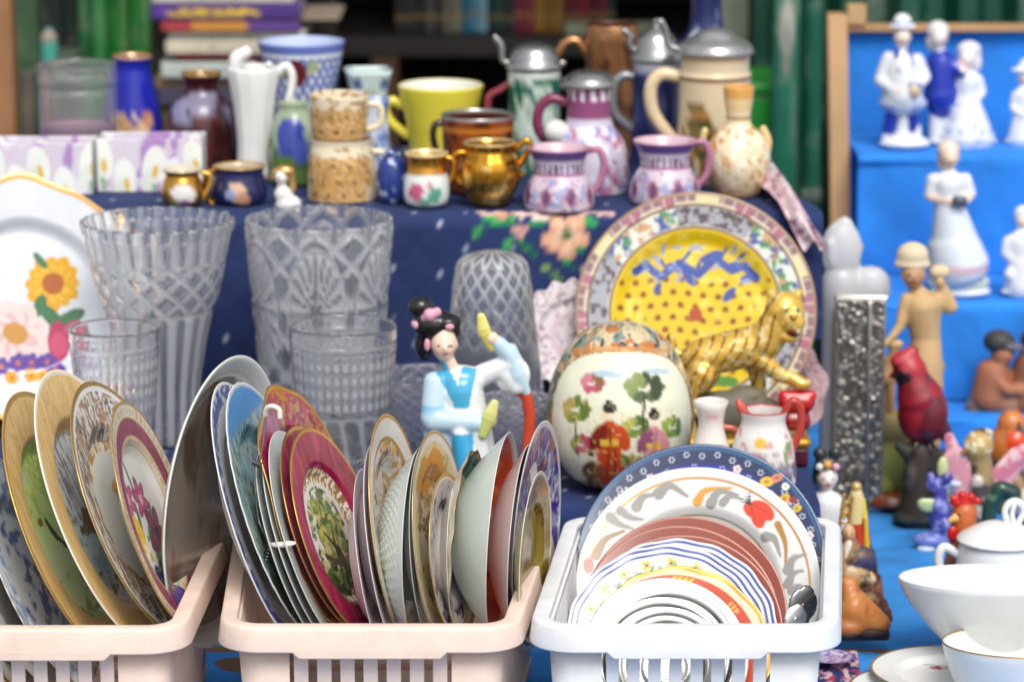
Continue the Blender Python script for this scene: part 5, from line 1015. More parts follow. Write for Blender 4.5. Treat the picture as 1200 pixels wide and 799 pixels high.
b = Rz(190, 4.44); crystal('tall flared cut crystal vase with star cuts and fluted stem', b, [(42, 600), (44, 500), (48, 440), (62, 370), (74, 332), (84, 282), (89, 262)], 'star')
b = Rz(377, 4.46); crystal('big straight cut crystal vase with fan cuts', b, [(66, 600), (70, 500), (76, 400), (82, 330), (86, 274), (87, 260)], 'fan')
b = Rz(404, 4.27); crystal('crystal beaker with beaded band in front of the straight vase', b, [(50, 600), (54, 530), (57, 480), (60, 430), (63, 400), (63, 383)], 'bead', name='crystal_beaker', cat='glass')
b = Rz(138, 4.25); crystal('small crystal beaker in front of the flared vase', b, [(38, 600), (44, 520), (48, 460), (52, 408), (53, 386)], 'bead', name='crystal_beaker', cat='glass')
b = Rz(577, 4.47); 
vessel('glass_bell', 'upturned clear glass vase with cut diamonds on its rounded top', 'vase', b, [(66, 600), (64, 500), (58, 440), (50, 370), (44, 320), (36, 304), (18, 298)], 'clear_glass', segs=144, sub=14, t=7, rmod=cut('facet', b.z(298), .5), closed_top=True)
b = Rz(500, 4.30); crystal('wide violet tinted crystal bowl behind the kimono figurine', b, [(18, 600), (26, 540), (44, 500), (56, 460), (60, 440)], 'facet', 'violet_glass', 'crystal_bowl', 'bowl', tall=.1, segs=120)
b = Rz(604, 4.30); crystal('violet tinted crystal dish with deep cuts beside the kimono figurine', b, [(20, 600), (26, 545), (36, 510), (44, 480), (46, 468)], 'facet', 'violet_glass', 'crystal_bowl', 'bowl', tall=.1, segs=120)
# kimono figurine
b = Rz(545, 4.16); LB = H('#bdd6e4'); BL = H('#4aa6cc'); WK = H('#dfe3e4'); SK = H('#eccdb8'); PK = H('#d69ab0')
def kim(a):
    a.noise((a.y > 470).astype(float), H('#7fbcdc'), .03, .5, .7, 4); a.put(((a.x > 530) & (a.x < 555) & (a.y > 500)) * 1., H('#3aa0cc'))
    a.put(((np.abs((a.x - 515) - (a.y - 425) * .62) < 9) & (a.y > 420) & (a.y < 470) & (a.d < -4)) * 1., BL); a.put(((np.abs((a.x - 552) + (a.y - 425) * .25) < 9) & (a.y > 418) & (a.y < 472) & (a.d < -4)) * 1., BL)
hd = head(521, 402, -5, 19, SK, .12, H('#4a3a34'), H('#c06a5c'))
figure('kimono_figurine', 'porcelain woman in a pale blue kimono with black hair, holding two yellow fans', 'figurine', b, [
    ('body', [K((552, 566), (548, 500), 36, 28, WK), K((548, 500), (541, 455), 27, 25, WK), E(540, 446, 0, 31, 20, 18, WK), K((528, 428, -3), (520, 412, -3), 9, 9, SK),
              K((512, 446, -4), (508, 488, -14), 15, 15, LB), K((508, 488, -14), (566, 490, -26), 16, 10, LB), S(574, 486, -28, 9, SK),
              K((566, 440, 2), (602, 424, 2), 13, 11, WK), K((602, 424, 2), (584, 402, -4), 11, 9, LB), K((596, 412, 2), (606, 440, 2), 11, 12, LB), K((606, 440, 2), (618, 462, 2), 12, 5, LB), K((585, 430, 2), (606, 455, 2), 12, 10, WK), E(600, 440, 2, 22, 9, 22, WK), E(516, 505, -12, 20, 12, 20, LB), K((540, 500, -26), (548, 540, -28), 10, 16, WK), K((560, 500, -22), (566, 550, -20), 10, 14, WK), S(577, 396, -6, 8, SK)] + hd, {'paint': kim, 'vox': 1.4}),
    ('hair', [E(508, 382, 6, 24, 23, 20, BLACK), E(525, 378, 0, 17, 16, 9, BLACK), E(494, 362, 4, 15, 13, 12, BLACK), E(498, 405, 8, 12, 14, 20, BLACK), E(536, 388, -2, 5, 8, 8, BLACK)], {'vox': 1.3}),
    ('hair_flower', [S(505, 368, -12, 8, PK), S(513, 365, -12, 6, PK), S(499, 372, -10, 5, PK)], {'vox': 1.}), ('hair_flower', [S(489, 381, -6, 5, PK), S(486, 379, -4, 3.5, PK)], {'vox': 1.}), ('hair_flower', [E(502, 402, -13, 4, 4, 8, PK)], {'vox': 1.}), ('hair_flower', [E(528, 381, -14, 6, 4, 4, PK)], {'vox': 1.}),
    ('fan', [K((564, 370, -8), (568, 388, -8), 5, 8, H('#dcd87c')), K((568, 388, -8), (577, 408, -8), 8, 4, H('#cfc060'))], {'vox': 1., 'squash': .5}), ('fan', [K((580, 464, -34), (574, 480, -34), 5, 9, H('#d8d688')), K((574, 480, -34), (566, 502, -34), 9, 5, H('#c4cc78'))], {'vox': 1., 'squash': .5}),
    ('sash', [K((604, 460, 4), (617, 462, 4), 5, 6, H('#b8402c')), K((617, 462, 4), (621, 490, 4), 7, 7, H('#c2452c')), K((621, 490, 4), (616, 566, 4), 7, 8, H('#c2452c'))], {'vox': 1.4})])
# lace-edged small plate and pinkish scalloped plate beside the yellow one
def lace(a):
    a.c[:] = H('#d9cfd2'); a.noise(np.ones(len(a.x)), H('#a08a98'), 12, .54, .6, 3); a.ring(.30, .42, H('#c9b4bc')); a.ell(.20, .05, .17, .15, 0, H('#9a1c30'))
plate('lace_plate', 'pale lacy plate with a red spot, half hidden by the yellow plate', 'plate', 672, 392, 4.56, 64, .05, .12, paint=lace, scal=(18, .05), na=160, nr=60, mat='bisque')
plate('pink_plate', 'dusty pink scalloped plate showing behind the tiger', 'plate', 905, 455, 4.565, 64, .0, .1, scal=(9, .04), na=120, base=H('#b9989c'), mat='bisque', paint=lambda a: a.noise(np.ones(len(a.x)), H('#8f6f76'), 20, .5, .56))
def dragon(a):
    a.c[:] = H('#d6c6a8'); a.ring(.93, .985, H('#8a6a74')); m = (a.r > .90) & (a.r < .985); a.put(m * (np.sin(a.th * 18) > .3) * 1., H('#a86a7c')); a.put(m * (np.sin(a.th * 6 + 1) > .8) * 1., H('#d6cf9c')); a.put((m & (np.sin(a.th * 60) > .6)) * .6, H('#d8cdb8')); gold_edge(a, .985, H('#9a7a5c'))
    a.ring(.885, .905, H('#5a3a34')); a.ring(.72, .885, H('#d8dcd0')); m = ((a.r > .73) & (a.r < .88)).astype(float)
    sec = (np.sin(a.th * 4 + .8) > 0); a.put(m * sec * .9, H('#9a9aa4')); a.noise(m * sec, H('#5a4c50'), 16, .5, .56, 2); a.noise(m * (~sec), H('#4f8a5c'), 9, .52, .58, 5); a.noise(m * (~sec), H('#c89a6a'), 10, .58, .63, 15); a.noise(m * (~sec), H('#4a5a9a'), 11, .62, .66, 25)
    a.ring(.70, .722, H('#7a4a34')); a.ring(0, .70, H('#dcbc1c')); i = (a.r < .68).astype(float)
    gx, gy = a.x / .125, (a.y + .02 * np.sin(a.x * 8)) / .105; ox = gx + .5 * (np.floor(gy) % 2); fx_, fy_ = ox - np.round(ox), gy - np.floor(gy) - .5
    a.put(i * (1 - sstep(.20, .30, np.hypot(fx_ * 1.1, fy_ + .25 * fx_ * fx_ * 4))) * (a.y < .30), H('#8a4a14')); a.noise(i, H('#ecd864'), 7, .58, .66, 3, k=.7)
    bl = H('#41559c'); a.stroke([(-.5, .34), (-.42, .40), (-.3, .30), (-.14, .42), (.02, .32), (.16, .46), (.30, .36), (.40, .40), (.5, .30)], .034, bl, taper=False)
    for x, y, l, w, g in ((.14, .47, .11, .05, .3), (-.18, .38, .09, .035, -.3), (.3, .40, .08, .03, .2), (.02, .40, .05, .02, 1.2), (-.08, .48, .06, .018, .9), (.24, .52, .05, .016, 1.1), (-.28, .42, .05, .016, 2.0), (.38, .48, .05, .014, .7), (-.32, .20, .06, .03, 1.2), (.28, .16, .07, .03, .9), (-.05, .28, .07, .03, -.8), (.44, .3, .07, .03, .1)): a.ell(x, y, l, w, g, bl, rough=.35, f=12)
    a.noise(((a.y > .25) & (a.y < .58) & (np.abs(a.x) < .45)).astype(float), H('#8fa0c8'), 14, .6, .66, 9); a.ell(-.12, -.52, .26, .07, .2, H('#4a7a34'), rough=.5, f=9); a.ell(.2, -.56, .16, .06, -.3, H('#5a8a3c'), rough=.5, f=9); a.ell(0, -.02, .06, .06, 0, H('#b04a20'), rough=.4, f=14)
plate('dragon_plate', 'large yellow plate with a blue dragon and patterned border', 'plate', 815, 365, 4.52, 141, .0, .12, paint=dragon, na=300, nr=120, dep=.11)
st = thing('plate_stand', 'small dark stand that props up the yellow plate', 'stand', (at(815, 460, 4.54).x, 4.545, RISER + .003))
obj('back_leg', boxm(-.03, .03, .025, .040, 0, .15, .003, H('#3a2a20')), 'wood', st); obj('foot', boxm(-.06, .06, -.09, .03, 0, .010, .003, H('#3a2a20')), 'wood', st)
# painted porcelain egg
def egg(a):
    a.y = a.y + 20 * np.cos(a.T) * np.clip(a.rr / 86, 0, 1); a.c[:] = H('#cdbd9a'); m = np.ones(len(a.x))
    a.noise(m, H('#7a8c86'), .06, .5, .58, 3); a.noise(m, H('#b8703c'), .07, .56, .62, 8); a.noise(m * (a.y > 470), H('#5f7a3c'), .05, .52, .6, 12); a.noise(m, H('#3f4a4c'), .1, .6, .65, 22); a.ell(724, 412, 70, 5, 0, H('#c98a4a'), .7, rough=.4, f=.05)
    dx, dy = a.x - 728, a.y - 492; w = 90 + 0 * dx; q = np.maximum(np.abs(dx) / 104, 0) ** 2.6 + (np.abs(dy) / 78) ** 2.6; a.put((q < 1.06) * 1., H('#a88a4c')); a.put((q < 1) * 1., H('#dfdfc8')); i = (q < .95) * (a.y > 428)
    def tree(x, y, r, c):
        for k in range(9): a.ell(x + r * .7 * math.cos(k * 2.4), y + r * .45 * math.sin(k * 2.4), r * .42, r * .3, k, H(c[k % len(c)]), rough=.3, f=.15, seed=k)
    def lady(x, y, h, robe, dark, sash):
        a.ell(x, y + h * .62, h * .17, h * .42, 0, H(robe)); a.ell(x + 3, y + h * .95, h * .24, h * .16, 0, H(robe)); a.ell(x - h * .15, y + h * .45, h * .11, h * .2, .5, H(dark)); a.ell(x + h * .16, y + h * .45, h * .11, h * .2, -.5, H(robe))
        a.rect(x - h * .13, y + h * .47, x + h * .13, y + h * .56, H(sash)); a.stroke([(x + 2, y + h * .3), (x - 2, y + h)], 1.2, H(dark), taper=False); a.stroke([(x + 6, y + h * .6), (x + 9, y + h)], 1., H(dark), taper=False)
        a.ell(x, y + h * .13, h * .075, h * .09, 0, H('#ecd6c2')); a.ell(x, y + h * .05, h * .1, h * .075, 0, H('#1c1a1c')); a.ell(x - 1, y - h * .02, h * .05, h * .04, 0, H('#1c1a1c'))
    tree(668, 480, 20, ('#7a8a3c', '#a8944c', '#5f7434')); tree(690, 450, 15, ('#b8506c', '#c87a8c', '#8a5a3c')); tree(752, 455, 24, ('#4f5f38', '#7c8a48', '#39462c')); tree(742, 500, 16, ('#6f8a40', '#a8a850', '#4a6a34')); tree(790, 500, 16, ('#5f8a3c', '#8aa04c', '#4a7034')); tree(676, 520, 15, ('#c0607a', '#8a9a4c', '#b84a60')); tree(735, 545, 18, ('#7a6a3c', '#5a6a34', '#a88a50'))
    a.stroke([(668, 490), (672, 540)], 2, H('#5a4430')); a.stroke([(752, 465), (748, 520)], 2.2, H('#4a3a2c')); a.rect(652, 562, 802, 570, H('#8a7a4c'), .7); a.ell(712, 440, 22, 4, .1, H('#a8c0cc')); a.ell(770, 436, 18, 3, 0, H('#a8c0cc'))
    lady(711, 474, 84, '#c0481c', '#7a2418', '#e0b848'); lady(764, 482, 76, '#c88a90', '#8a4a6c', '#d8a838'); lady(690, 528, 46, '#8a5a34', '#5a3020', '#c8a050')
    a.noise(i.astype(float) * (a.y > 470), H('#d8c078'), .16, .64, .70, 15, k=.6)
b = Rz(726, 4.20)
vessel('painted_egg', 'big painted porcelain egg with two women in a garden', 'egg', b, [(28, 600), (56, 558), (78, 528), (86, 496), (85, 468), (78, 440), (64, 412), (46, 392), (24, 382), (7, 379)], paint=egg, segs=200, sub=12, closed_top=True)
# golden tiger on a red and burgundy base
GT = H('#e6b84c', .4); GD = H('#a8701c', .5)
b = Rz(868, 4.34)
def tiger(a):
    s_ = np.sin((a.x * .8 + a.y * .35) * .62 + 1.5 * np.sin(a.y * .09)); m = sstep(.55, .8, s_) * (a.x < 905); a.put(m * .9, H('#7a4c14', .3)); a.noise(np.ones(len(a.x)), H('#f4e0a0', .4), .14, .56, .66)
figure('gold_tiger', 'gilded tiger figurine striding with its mouth open in front of the yellow plate', 'figurine', b, [
    ('body', [E(822, 424, 4, 25, 20, 25, GT), K((820, 420, 4), (880, 406, 0), 22, 24, GT), E(886, 404, -2, 22, 20, 25, GT), K((892, 402, -4), (912, 372, -6), 22, 20, GT),
              E(916, 364, -8, 24, 20, 23, GT), E(926, 374, -22, 14, 12, 11, GT), E(922, 392, -22, 11, 9, 6, GT), S(900, 346, -2, 6, GT), S(932, 345, -2, 6, GT), S(915, 358, -28, 2.4, BLACK), S(930, 358, -28, 2.4, BLACK), E(926, 384, -30, 8, 4, 4, H('#5a1410')), E(924, 366, -33, 4, 3, 3, GD),
              K((888, 418, -12), (910, 436, -14), 12, 9, GT), K((910, 436, -14), (930, 442, -14), 9, 8, GT), E(936, 446, -16, 12, 9, 8, GT),
              K((884, 428, 10), (890, 462, 8), 12, 8, GT), K((890, 462, 8), (893, 484, 8), 8, 8, GT),
              K((822, 436, -10), (806, 458, -12), 18, 11, GT), K((806, 458, -12), (812, 476, -12), 10, 8, GT), E(816, 479, -14, 12, 9, 6, GT), K((830, 440, 14), (818, 466, 14), 15, 9, GT), K((818, 466, 14), (824, 482, 14), 9, 8, GT),
              K((802, 424, 6), (788, 412, 8), 7, 6, GT), K((788, 412, 8), (784, 396, 8), 6, 5, GT)], {'paint': tiger, 'vox': 1.5, 'mat': 'polished'}),
    ('rock', [E(852, 472, 2, 40, 22, 14, H('#6a6a60')), K((830, 490, 0), (900, 484, 0), 22, 18, H('#5c5648')), E(876, 462, 2, 20, 16, 10, H('#77705c'))], {'mat': 'clay', 'vox': 2}),
    ('paw_block', [K((918, 468, -14), (944, 468, -14), 11, 11, H('#b01820')), K((914, 460, -14), (950, 460, -14), 6, 6, H('#c41c24')), K((922, 490, -12), (940, 490, -12), 11, 11, H('#8a1418'))], {'vox': 1.5})])
x0, x1, zt_ = b.x(786), b.x(944), b.z(500)
fr = thing('gilt_box', 'burgundy and gold box under the striding tiger', 'box', b.loc)
obj('box_body', boxm(x0, x1, -.045, .055, 0, zt_ * .55, .003, H('#4a1020')), 'polished', fr); obj('gold_rim', boxm(x0 - .003, x1 + .003, -.049, .059, zt_ * .55 + .0005, zt_ * .9, .006, H('#c4962c', .6)), 'polished', fr)
# small jugs before the tiger
b = onlevel(893, 592, RISER + .003)
def redjug(a): a.c[:] = H('#ddd9d4'); a.ell(888, 512, 8, 6, 0, H('#d8b030')); a.noise(((a.y > 520)).astype(float), H('#8a8090'), .05, .5, .6, 3); a.noise(((a.y > 535)).astype(float), H('#6a4a64'), .07, .55, .62, 13); a.ell(922, 524, 5, 12, .2, H('#5f9a4c')); a.noise((a.y > 500).astype(float), H('#c08a8c'), .07, .62, .68, 33)
vessel('red_rim_jug', 'white milk jug with red rim and handle and a painted landscape', 'jug', b, [(30, 600), (38, 570), (39, 545), (34, 515), (26, 495), (28, 480)], paint=redjug, rim=H('#a83028'), inner=H('#d0c8c4'), handles=[[(916, 486, 4), (926, 470, 5), (936, 478, 5), (936, 505, 4.4), (926, 530, 4)]], hcol=H('#b03a2c'), parts=[rod('spout', [(872, 486, 6), (866, 476, 6), (864, 470, 4)], 4, H('#c4584c'), 'porcelain')], segs=72, sub=6)
b = onlevel(832, 590, RISER + .003)
vessel('cream_pitcher', 'small cream pitcher with pink marks half hidden by the egg', 'pitcher', b, [(18, 600), (24, 560), (24, 530), (17, 508), (15, 492), (20, 470)], base=H('#ddd6cf'), paint=lambda a: blot((835, 535, 8, 8, '#8fae80'), (846, 525, 6, 6, '#c98a8c'), (832, 485, 8, 4, '#d8a8ac'))(a), handles=[[(846, 500, 4), (862, 504, 4), (866, 522, 4), (852, 536, 4)]], hcol=H('#b85a44'))
# incense burner and white knob left of the white basket
b = onlevel(682, 655, TABLE + .004)
figure('shell_ornament', 'cream curled shell ornament with a blue bead on a low stand', 'ornament', b, [('stand', [K((650, 600), (712, 600), 12, 12, H('#d8d0b8')), E(682, 625, 0, 36, 30, 24, H('#c9bd9c')), E(682, 645, 0, 40, 30, 10, H('#b8a880'))]), ('shell', [K((672, 580), (672, 562), 8, 8, H('#e0c48c')), K((672, 560), (690, 554), 8, 8, H('#e2c690')), K((690, 555), (700, 572), 7, 7, H('#e0c48c')), K((700, 575), (674, 584), 7, 7, H('#d8b878')), E(686, 570, 5, 14, 6, 13, H('#b8924c'))], {'vox': 1.2}), ('bead', [S(655, 582, -10, 6, H('#8fb0c4')), S(662, 586, -10, 4, H('#7a98a8'))], {'vox': 1.})])
# ================================================================ BLUE DISPLAY STEPS
BLU = H('#2a88e8')
ds = thing('display_steps', 'blue cloth covered stepped stand with a wooden frame for the white figurines', 'stand', (at(1130, 300, 5.2).x, 5.2, TABLE + .004))
L0, R0 = at(1016, 300, 5.1).x - ds.location.x, at(1330, 300, 5.1).x - ds.location.x
def step(y0, y1, z0, z1, seed):
    n, m = 120, 60; P = [(y0, z0), (y0, z1 - .012), (y0 + .004, z1 - .003), (y0 + .012, z1), (y1, z1)]
    P = np.array(P); arc = np.concatenate([[0], np.cumsum(np.hypot(*np.diff(P, axis=0).T))]); t = np.linspace(0, arc[-1], m)
    X, A = np.meshgrid(np.linspace(L0, R0, n), t, indexing='ij'); Y, Z = np.interp(A, arc, P[:, 0]), np.interp(A, arc, P[:, 1])
    w = (fbm(X, A, 7, seed) - .5) * .012 - np.abs(fbm(X * 1.6 + A * .7, A * .6, 8, seed + 7) - .5) * .016; Y = Y - np.where(Z < z1 - .01, w, 0); Z = Z + np.where(Z >= z1 - .01, w * .4, 0)
    V1 = np.stack([X, Y, Z], -1).reshape(-1, 3); c = np.tile(BLU, (n * m, 1)); c[:, :3] *= (.88 + .24 * fbm(X.ravel(), A.ravel(), 10, seed + 3))[:, None]
    return mesh(V1, gridF(n, m), c)
zt_ = ds.location.z; Z1, Z2, Z3 = 1.157, .968, .82
for y0, y1, za, zb in ((-.30, -.19, TABLE + .002, Z3), (-.18, .045, Z3, Z2), (.05, .26, Z2, Z1)):
    sp = obj('step', step(y0, y1, za - zt_, zb - zt_, int(zb * 100)), 'cloth', ds)
tl = at(1016, 38, 5.47); hz = tl.z - zt_
def lean(x0, x1, z0, z1, ya, yb, th, col, mat, name):
    bm = bmesh.new(); vs = [bm.verts.new((x, (ya if z == z0 else yb) + o, z)) for o in (0, th) for x, z in ((x0, z0), (x1, z0), (x1, z1), (x0, z1))]
    for f in ((0, 1, 2, 3), (7, 6, 5, 4), (0, 4, 5, 1), (1, 5, 6, 2), (2, 6, 7, 3), (3, 7, 4, 0)): bm.faces.new([vs[k] for k in f])
    bmesh.ops.recalc_face_normals(bm, faces=bm.faces[:]); bmesh.ops.bevel(bm, geom=bm.edges[:], offset=.0015, segments=2, affect='EDGES'); me = bpy.data.meshes.new(name); bm.to_mesh(me); bm.free(); setcol(me, col); return obj(name, me, mat, ds)
lean(L0, R0, .02, hz, .268, .285, .01, BLU, 'cloth', 'back_panel')
lean(L0 - .002, R0, hz + .001, hz + .012, .262, .262, .03, H('#c49a6c'), 'wood', 'top_rail')
lean(L0 - .034, L0 - .003, .0, hz + .03, .02, .25, .04, H('#c39a6c'), 'wood', 'side_board')
lean(L0 - .002, L0 + .028, hz + .013, hz + .045, .255, .255, .03, H('#cda476'), 'wood', 'corner_block')
# ---------------- white and blue porcelain figures on the top step
W = H('#dfe2e6'); CB = H('#2438a4'); LBL = H('#a4b4dc')
def hat(x, y, w, col=W, band=CB): return [E(x, y, 0, w, w * .9, w * .18, col), E(x, y - w * .38, 0, w * .58, w * .55, w * .42, col), E(x, y - w * .16, 0, w * .62, w * .6, w * .14, band)]
GW = 'white porcelain figurines on the blue steps'
b = onlevel(1060, 172, Z1 + .001)
figure('boy_figurine', 'white porcelain boy in a brimmed hat with blue breeches and a basket', 'figurine', b, [
    ('body', head(1054, 46, -2, 12, H('#ead9cc')) + [K((1054, 58), (1054, 66), 6, 8, W), E(1055, 74, 0, 19, 14, 11, W), K((1055, 78), (1056, 112), 19, 24, W), E(1057, 122, 0, 29, 20, 12, LBL),
              K((1040, 70), (1030, 96), 9, 8, W), K((1030, 96, -2), (1046, 106, -16), 8, 6, W), S(1049, 106, -18, 5, PALE), K((1072, 72), (1082, 92), 8, 7, W), K((1082, 92, -3), (1070, 104, -16), 7, 5, W), S(1068, 105, -17, 5, PALE),
              K((1046, 128), (1040, 154), 9, 7, CB), K((1066, 128), (1072, 152), 8, 6, CB), K((1040, 152), (1038, 164), 6, 6, W), K((1073, 150), (1074, 163), 6, 6, W), K((1047, 60, -9), (1050, 84, -16), 3.4, 3.4, CB), K((1062, 60, -9), (1064, 76, -14), 3, 3, CB)], {'vox': 1.4}),
    ('hat', hat(1054, 34, 18)), ('basket', [E(1067, 106, -20, 8, 6, 9, H('#c9b49a')), K((1058, 98, -20), (1076, 98, -20), 2.2, 2.2, CB)], {'vox': 1.1}), ('plinth', [E(1060, 168, 0, 31, 20, 7, W), K((1056, 162), (1058, 130), 9, 6, W), E(1060, 163, 0, 24, 16, 6, W)])], group=GW)
b = onlevel(1127, 168, Z1 + .001)
figure('couple_figurine', 'porcelain dancing couple, man in a dark blue coat and woman in a wide white gown', 'figurine', b, [
    ('body', head(1097, 46, 0, 13, H('#e6dcd6'), .4) + [K((1098, 58), (1099, 66), 6, 8, W), E(1100, 72, 0, 17, 13, 10, CB), K((1100, 76), (1100, 112), 16, 19, CB), K((1100, 112), (1102, 122), 20, 18, CB), K((1110, 74, -4), (1122, 86, -12), 7, 6, CB), S(1124, 84, -13, 5, PALE), K((1096, 122), (1096, 164), 9, 8, W), K((1108, 122), (1108, 164), 8, 8, W)] +
             head(1130, 70, -4, 12, H('#e8ddd8'), -.4) + [K((1130, 80), (1131, 88), 5, 8, W), E(1132, 94, 0, 15, 12, 10, W), K((1132, 96), (1132, 114), 14, 12, W), K((1144, 94), (1150, 110), 6, 5, W), K((1150, 110), (1140, 118, -8), 5, 4, W), K((1132, 116), (1132, 160), 14, 34, W)], {'vox': 1.5, 'paint': lambda a: (a.put(((a.y > 148) & (a.y < 156) & (np.sin(a.x * .5) > -.4) & (a.x > 1105)) * .8, LBL), a.noise(((a.y > 120) & (a.x > 1110)).astype(float), LBL, .08, .62, .68))}),
    ('hair', [E(1096, 40, 4, 14, 13, 12, H('#d3d2d2')), E(1090, 52, 6, 8, 8, 12, H('#d3d2d2'))]), ('bonnet', [E(1133, 62, 4, 15, 12, 11, H('#d6d6da')), E(1140, 76, 4, 9, 10, 14, H('#d6d6da'))]), ('plinth', [E(1127, 165, 0, 43, 22, 6, W)])], group=GW)
b = onlevel(1198, 168, Z1 + .001)
figure('hat_lady_figurine', 'white porcelain lady with a wide hat, cut by the edge on the top step', 'figurine', b, [('body', head(1198, 92, 0, 10, H('#ead9cc'), -.3) + [K((1198, 100), (1198, 108), 5, 7, W), E(1198, 112, 0, 13, 10, 9, W), K((1198, 114), (1198, 132), 11, 10, W), K((1188, 112), (1186, 128), 5, 5, W), K((1186, 128, -3), (1196, 134, -12), 5, 4, W), K((1198, 134), (1200, 162), 12, 20, W)]), ('hat', [E(1198, 84, 0, 17, 14, 4, W), E(1200, 78, 0, 9, 9, 8, W)]), ('plinth', [E(1200, 165, 0, 24, 16, 5, W)])], group=GW)
# ---------------- middle step
b = onlevel(1122, 346, Z2 + .001); DR = H('#d3dae2')
figure('girl_figurine', 'white porcelain girl in a long dress reading a small dark book', 'figurine', b, [
    ('body', head(1108, 186, -2, 14, H('#e2c8b4')) + [K((1108, 198), (1108, 206), 6, 8, PALE), E(1108, 214, 0, 19, 14, 12, W), K((1108, 216), (1108, 236), 18, 16, W), K((1091, 212), (1086, 232), 9, 7, W), K((1086, 232, -2), (1112, 236, -17), 6, 4.4, PALE), K((1126, 212), (1134, 230), 9, 7, W), K((1134, 230, -2), (1122, 238, -17), 6, 4.4, PALE), K((1109, 240), (1120, 304), 17, 34, DR), K((1116, 290), (1122, 312), 32, 37, DR)], {'vox': 1.5, 'paint': lambda a: a.put(((a.y > 306) & (a.y < 316)) * .7, H('#d8a8b4'))}),
    ('hair', [E(1107, 180, 3, 14, 13, 13, H('#d9cbb8')), E(1100, 192, 6, 6, 8, 12, H('#d9cbb8'))]), ('book', [K((1113, 232, -22), (1124, 232, -22), 5, 5, H('#4a5060')), K((1113, 236, -22), (1124, 236, -22), 5, 5, H('#4a5060'))], {'vox': 1.1}),
    ('plinth', [E(1122, 330, 0, 38, 24, 14, H('#c6cfc0')), E(1124, 341, 0, 38, 25, 7, W), E(1138, 322, -14, 12, 8, 8, H('#9aae94')), E(1104, 324, -14, 10, 8, 7, H('#b0a4b8'))])], group=GW)
b = onlevel(1196, 346, Z2 + .001)
figure('seated_figurine', 'white porcelain figure with ruffled sleeves, cut by the edge on the middle step', 'figurine', b, [('body', head(1196, 258, 0, 11, H('#ead9cc'), -.2) + [K((1196, 266), (1196, 276), 6, 9, W), E(1196, 282, 0, 18, 13, 11, W), K((1196, 284), (1196, 306), 15, 15, W), K((1180, 282), (1178, 298), 7, 7, W), K((1178, 298), (1188, 306, -10), 6, 5, W), K((1196, 306), (1198, 336), 17, 22, W), S(1182, 320, -10, 8, W), S(1190, 330, -12, 8, W)]), ('hair', [E(1197, 252, 2, 12, 11, 10, W)]), ('plinth', [E(1198, 341, 0, 27, 18, 6, W)])], group=GW)
# ---------------- terracotta hugging pair on the low step
TC = H('#a8694a'); TC2 = H('#8a5a44'); DKG = H('#3c3a3c')
b = Base(1172, 4.96, Z3 + .001)
figure('hugging_pair', 'terracotta figurine of two hugging children, one in a dark cap', 'figurine', b, [
    ('body', head(1172, 412, -4, 16, H('#b87a58'), .5) + [K((1168, 424), (1164, 436), 9, 14, TC), K((1162, 436), (1160, 466), 20, 24, TC), K((1156, 436, -8), (1176, 452, -20), 10, 8, TC), K((1176, 452, -20), (1204, 454, -18), 8, 7, TC), K((1150, 462), (1140, 480), 14, 10, H('#8a8078')), K((1140, 480), (1130, 486), 9, 7, DKG)] +
             head(1208, 410, 2, 16, H('#a86a4c'), -.5) + [K((1206, 428), (1204, 470), 20, 26, TC2), K((1180, 470), (1204, 478), 22, 20, H('#a8745a'))], {'mat': 'clay', 'vox': 1.7}),
    ('cap', [E(1168, 400, -2, 19, 18, 14, DKG), E(1184, 404, -14, 13, 9, 4, H('#66646a'))], {'mat': 'clay'}), ('hair', [E(1210, 398, 2, 17, 17, 14, H('#5a3424'))], {'mat': 'clay'}), ('plinth', [K((1140, 482), (1214, 484), 13, 13, H('#6a4432')), E(1134, 488, 0, 14, 14, 8, DKG)], {'mat': 'clay'})])
# ================================================================ FIGURES ON THE BLUE CLOTH
TZ = TABLE + .002
b = Base(992, 4.72, TZ); FG = WHITE
r = figure('frosted_sculpture', 'frosted white glass sculpture of a bird on a tall column beside the tier', 'sculpture', b, [('body', [K((980, 600), (978, 420), 22, 20, FG), K((978, 420), (980, 330), 20, 22, FG), E(980, 296, 0, 24, 18, 34, FG), K((972, 290), (984, 266), 14, 10, FG), K((992, 296), (1003, 292), 8, 4, FG), E(1014, 336, 0, 24, 16, 22, FG), K((992, 352), (1030, 344), 14, 10, FG), K((964, 285, -14), (968, 310, -14), 5, 4, FG)], {'mat': 'frosted_glass', 'vox': 2})])
# silver filigree album standing upright
b = Base(1003, 4.70, TZ); w0, h0 = 29 * b.s, b.z(346)
al = thing('silver_album', 'upright silver album with dense filigree cover beside the carved woman', 'album', b.loc, rz=R_(-4))
n, m = 50, 180; V, F = gridbox(-w0, w0, 0, h0, -.035, -.028, n, m); q = fbm(V[:, 0], V[:, 2], 190, 3) - .5; edge = np.minimum.reduce([w0 - np.abs(V[:, 0]), V[:, 2], h0 - V[:, 2]])
front = V[:, 1] < -.03; V[:, 1] -= np.where(front & (edge > .004), .003 * np.clip(q * 3, 0, 1), 0) ; c = np.tile(H('#b0aca2', .75), (len(V), 1)); c[(q < .0) & front & (edge > .004)] = H('#665f56', .5)
obj('cover', mesh(V, F, c), 'polished', al); obj('pages', boxm(-w0 + .003, w0 - .004, -.0275, .018, .002, h0 - .003, .001, H('#9a968c')), 'paper', al); obj('back_cover', boxm(-w0, w0, .0185, .025, 0, h0, .001, H('#a8a6a0', .9)), 'polished', al)
V, F = tube([(-w0, -.032, h0 + .001, .0035), (w0, -.032, h0 + .001, .0035)], 1, 8, smooth=0); obj('trim', mesh(V, F, H('#d8d8d4', .9)), 'polished', al)
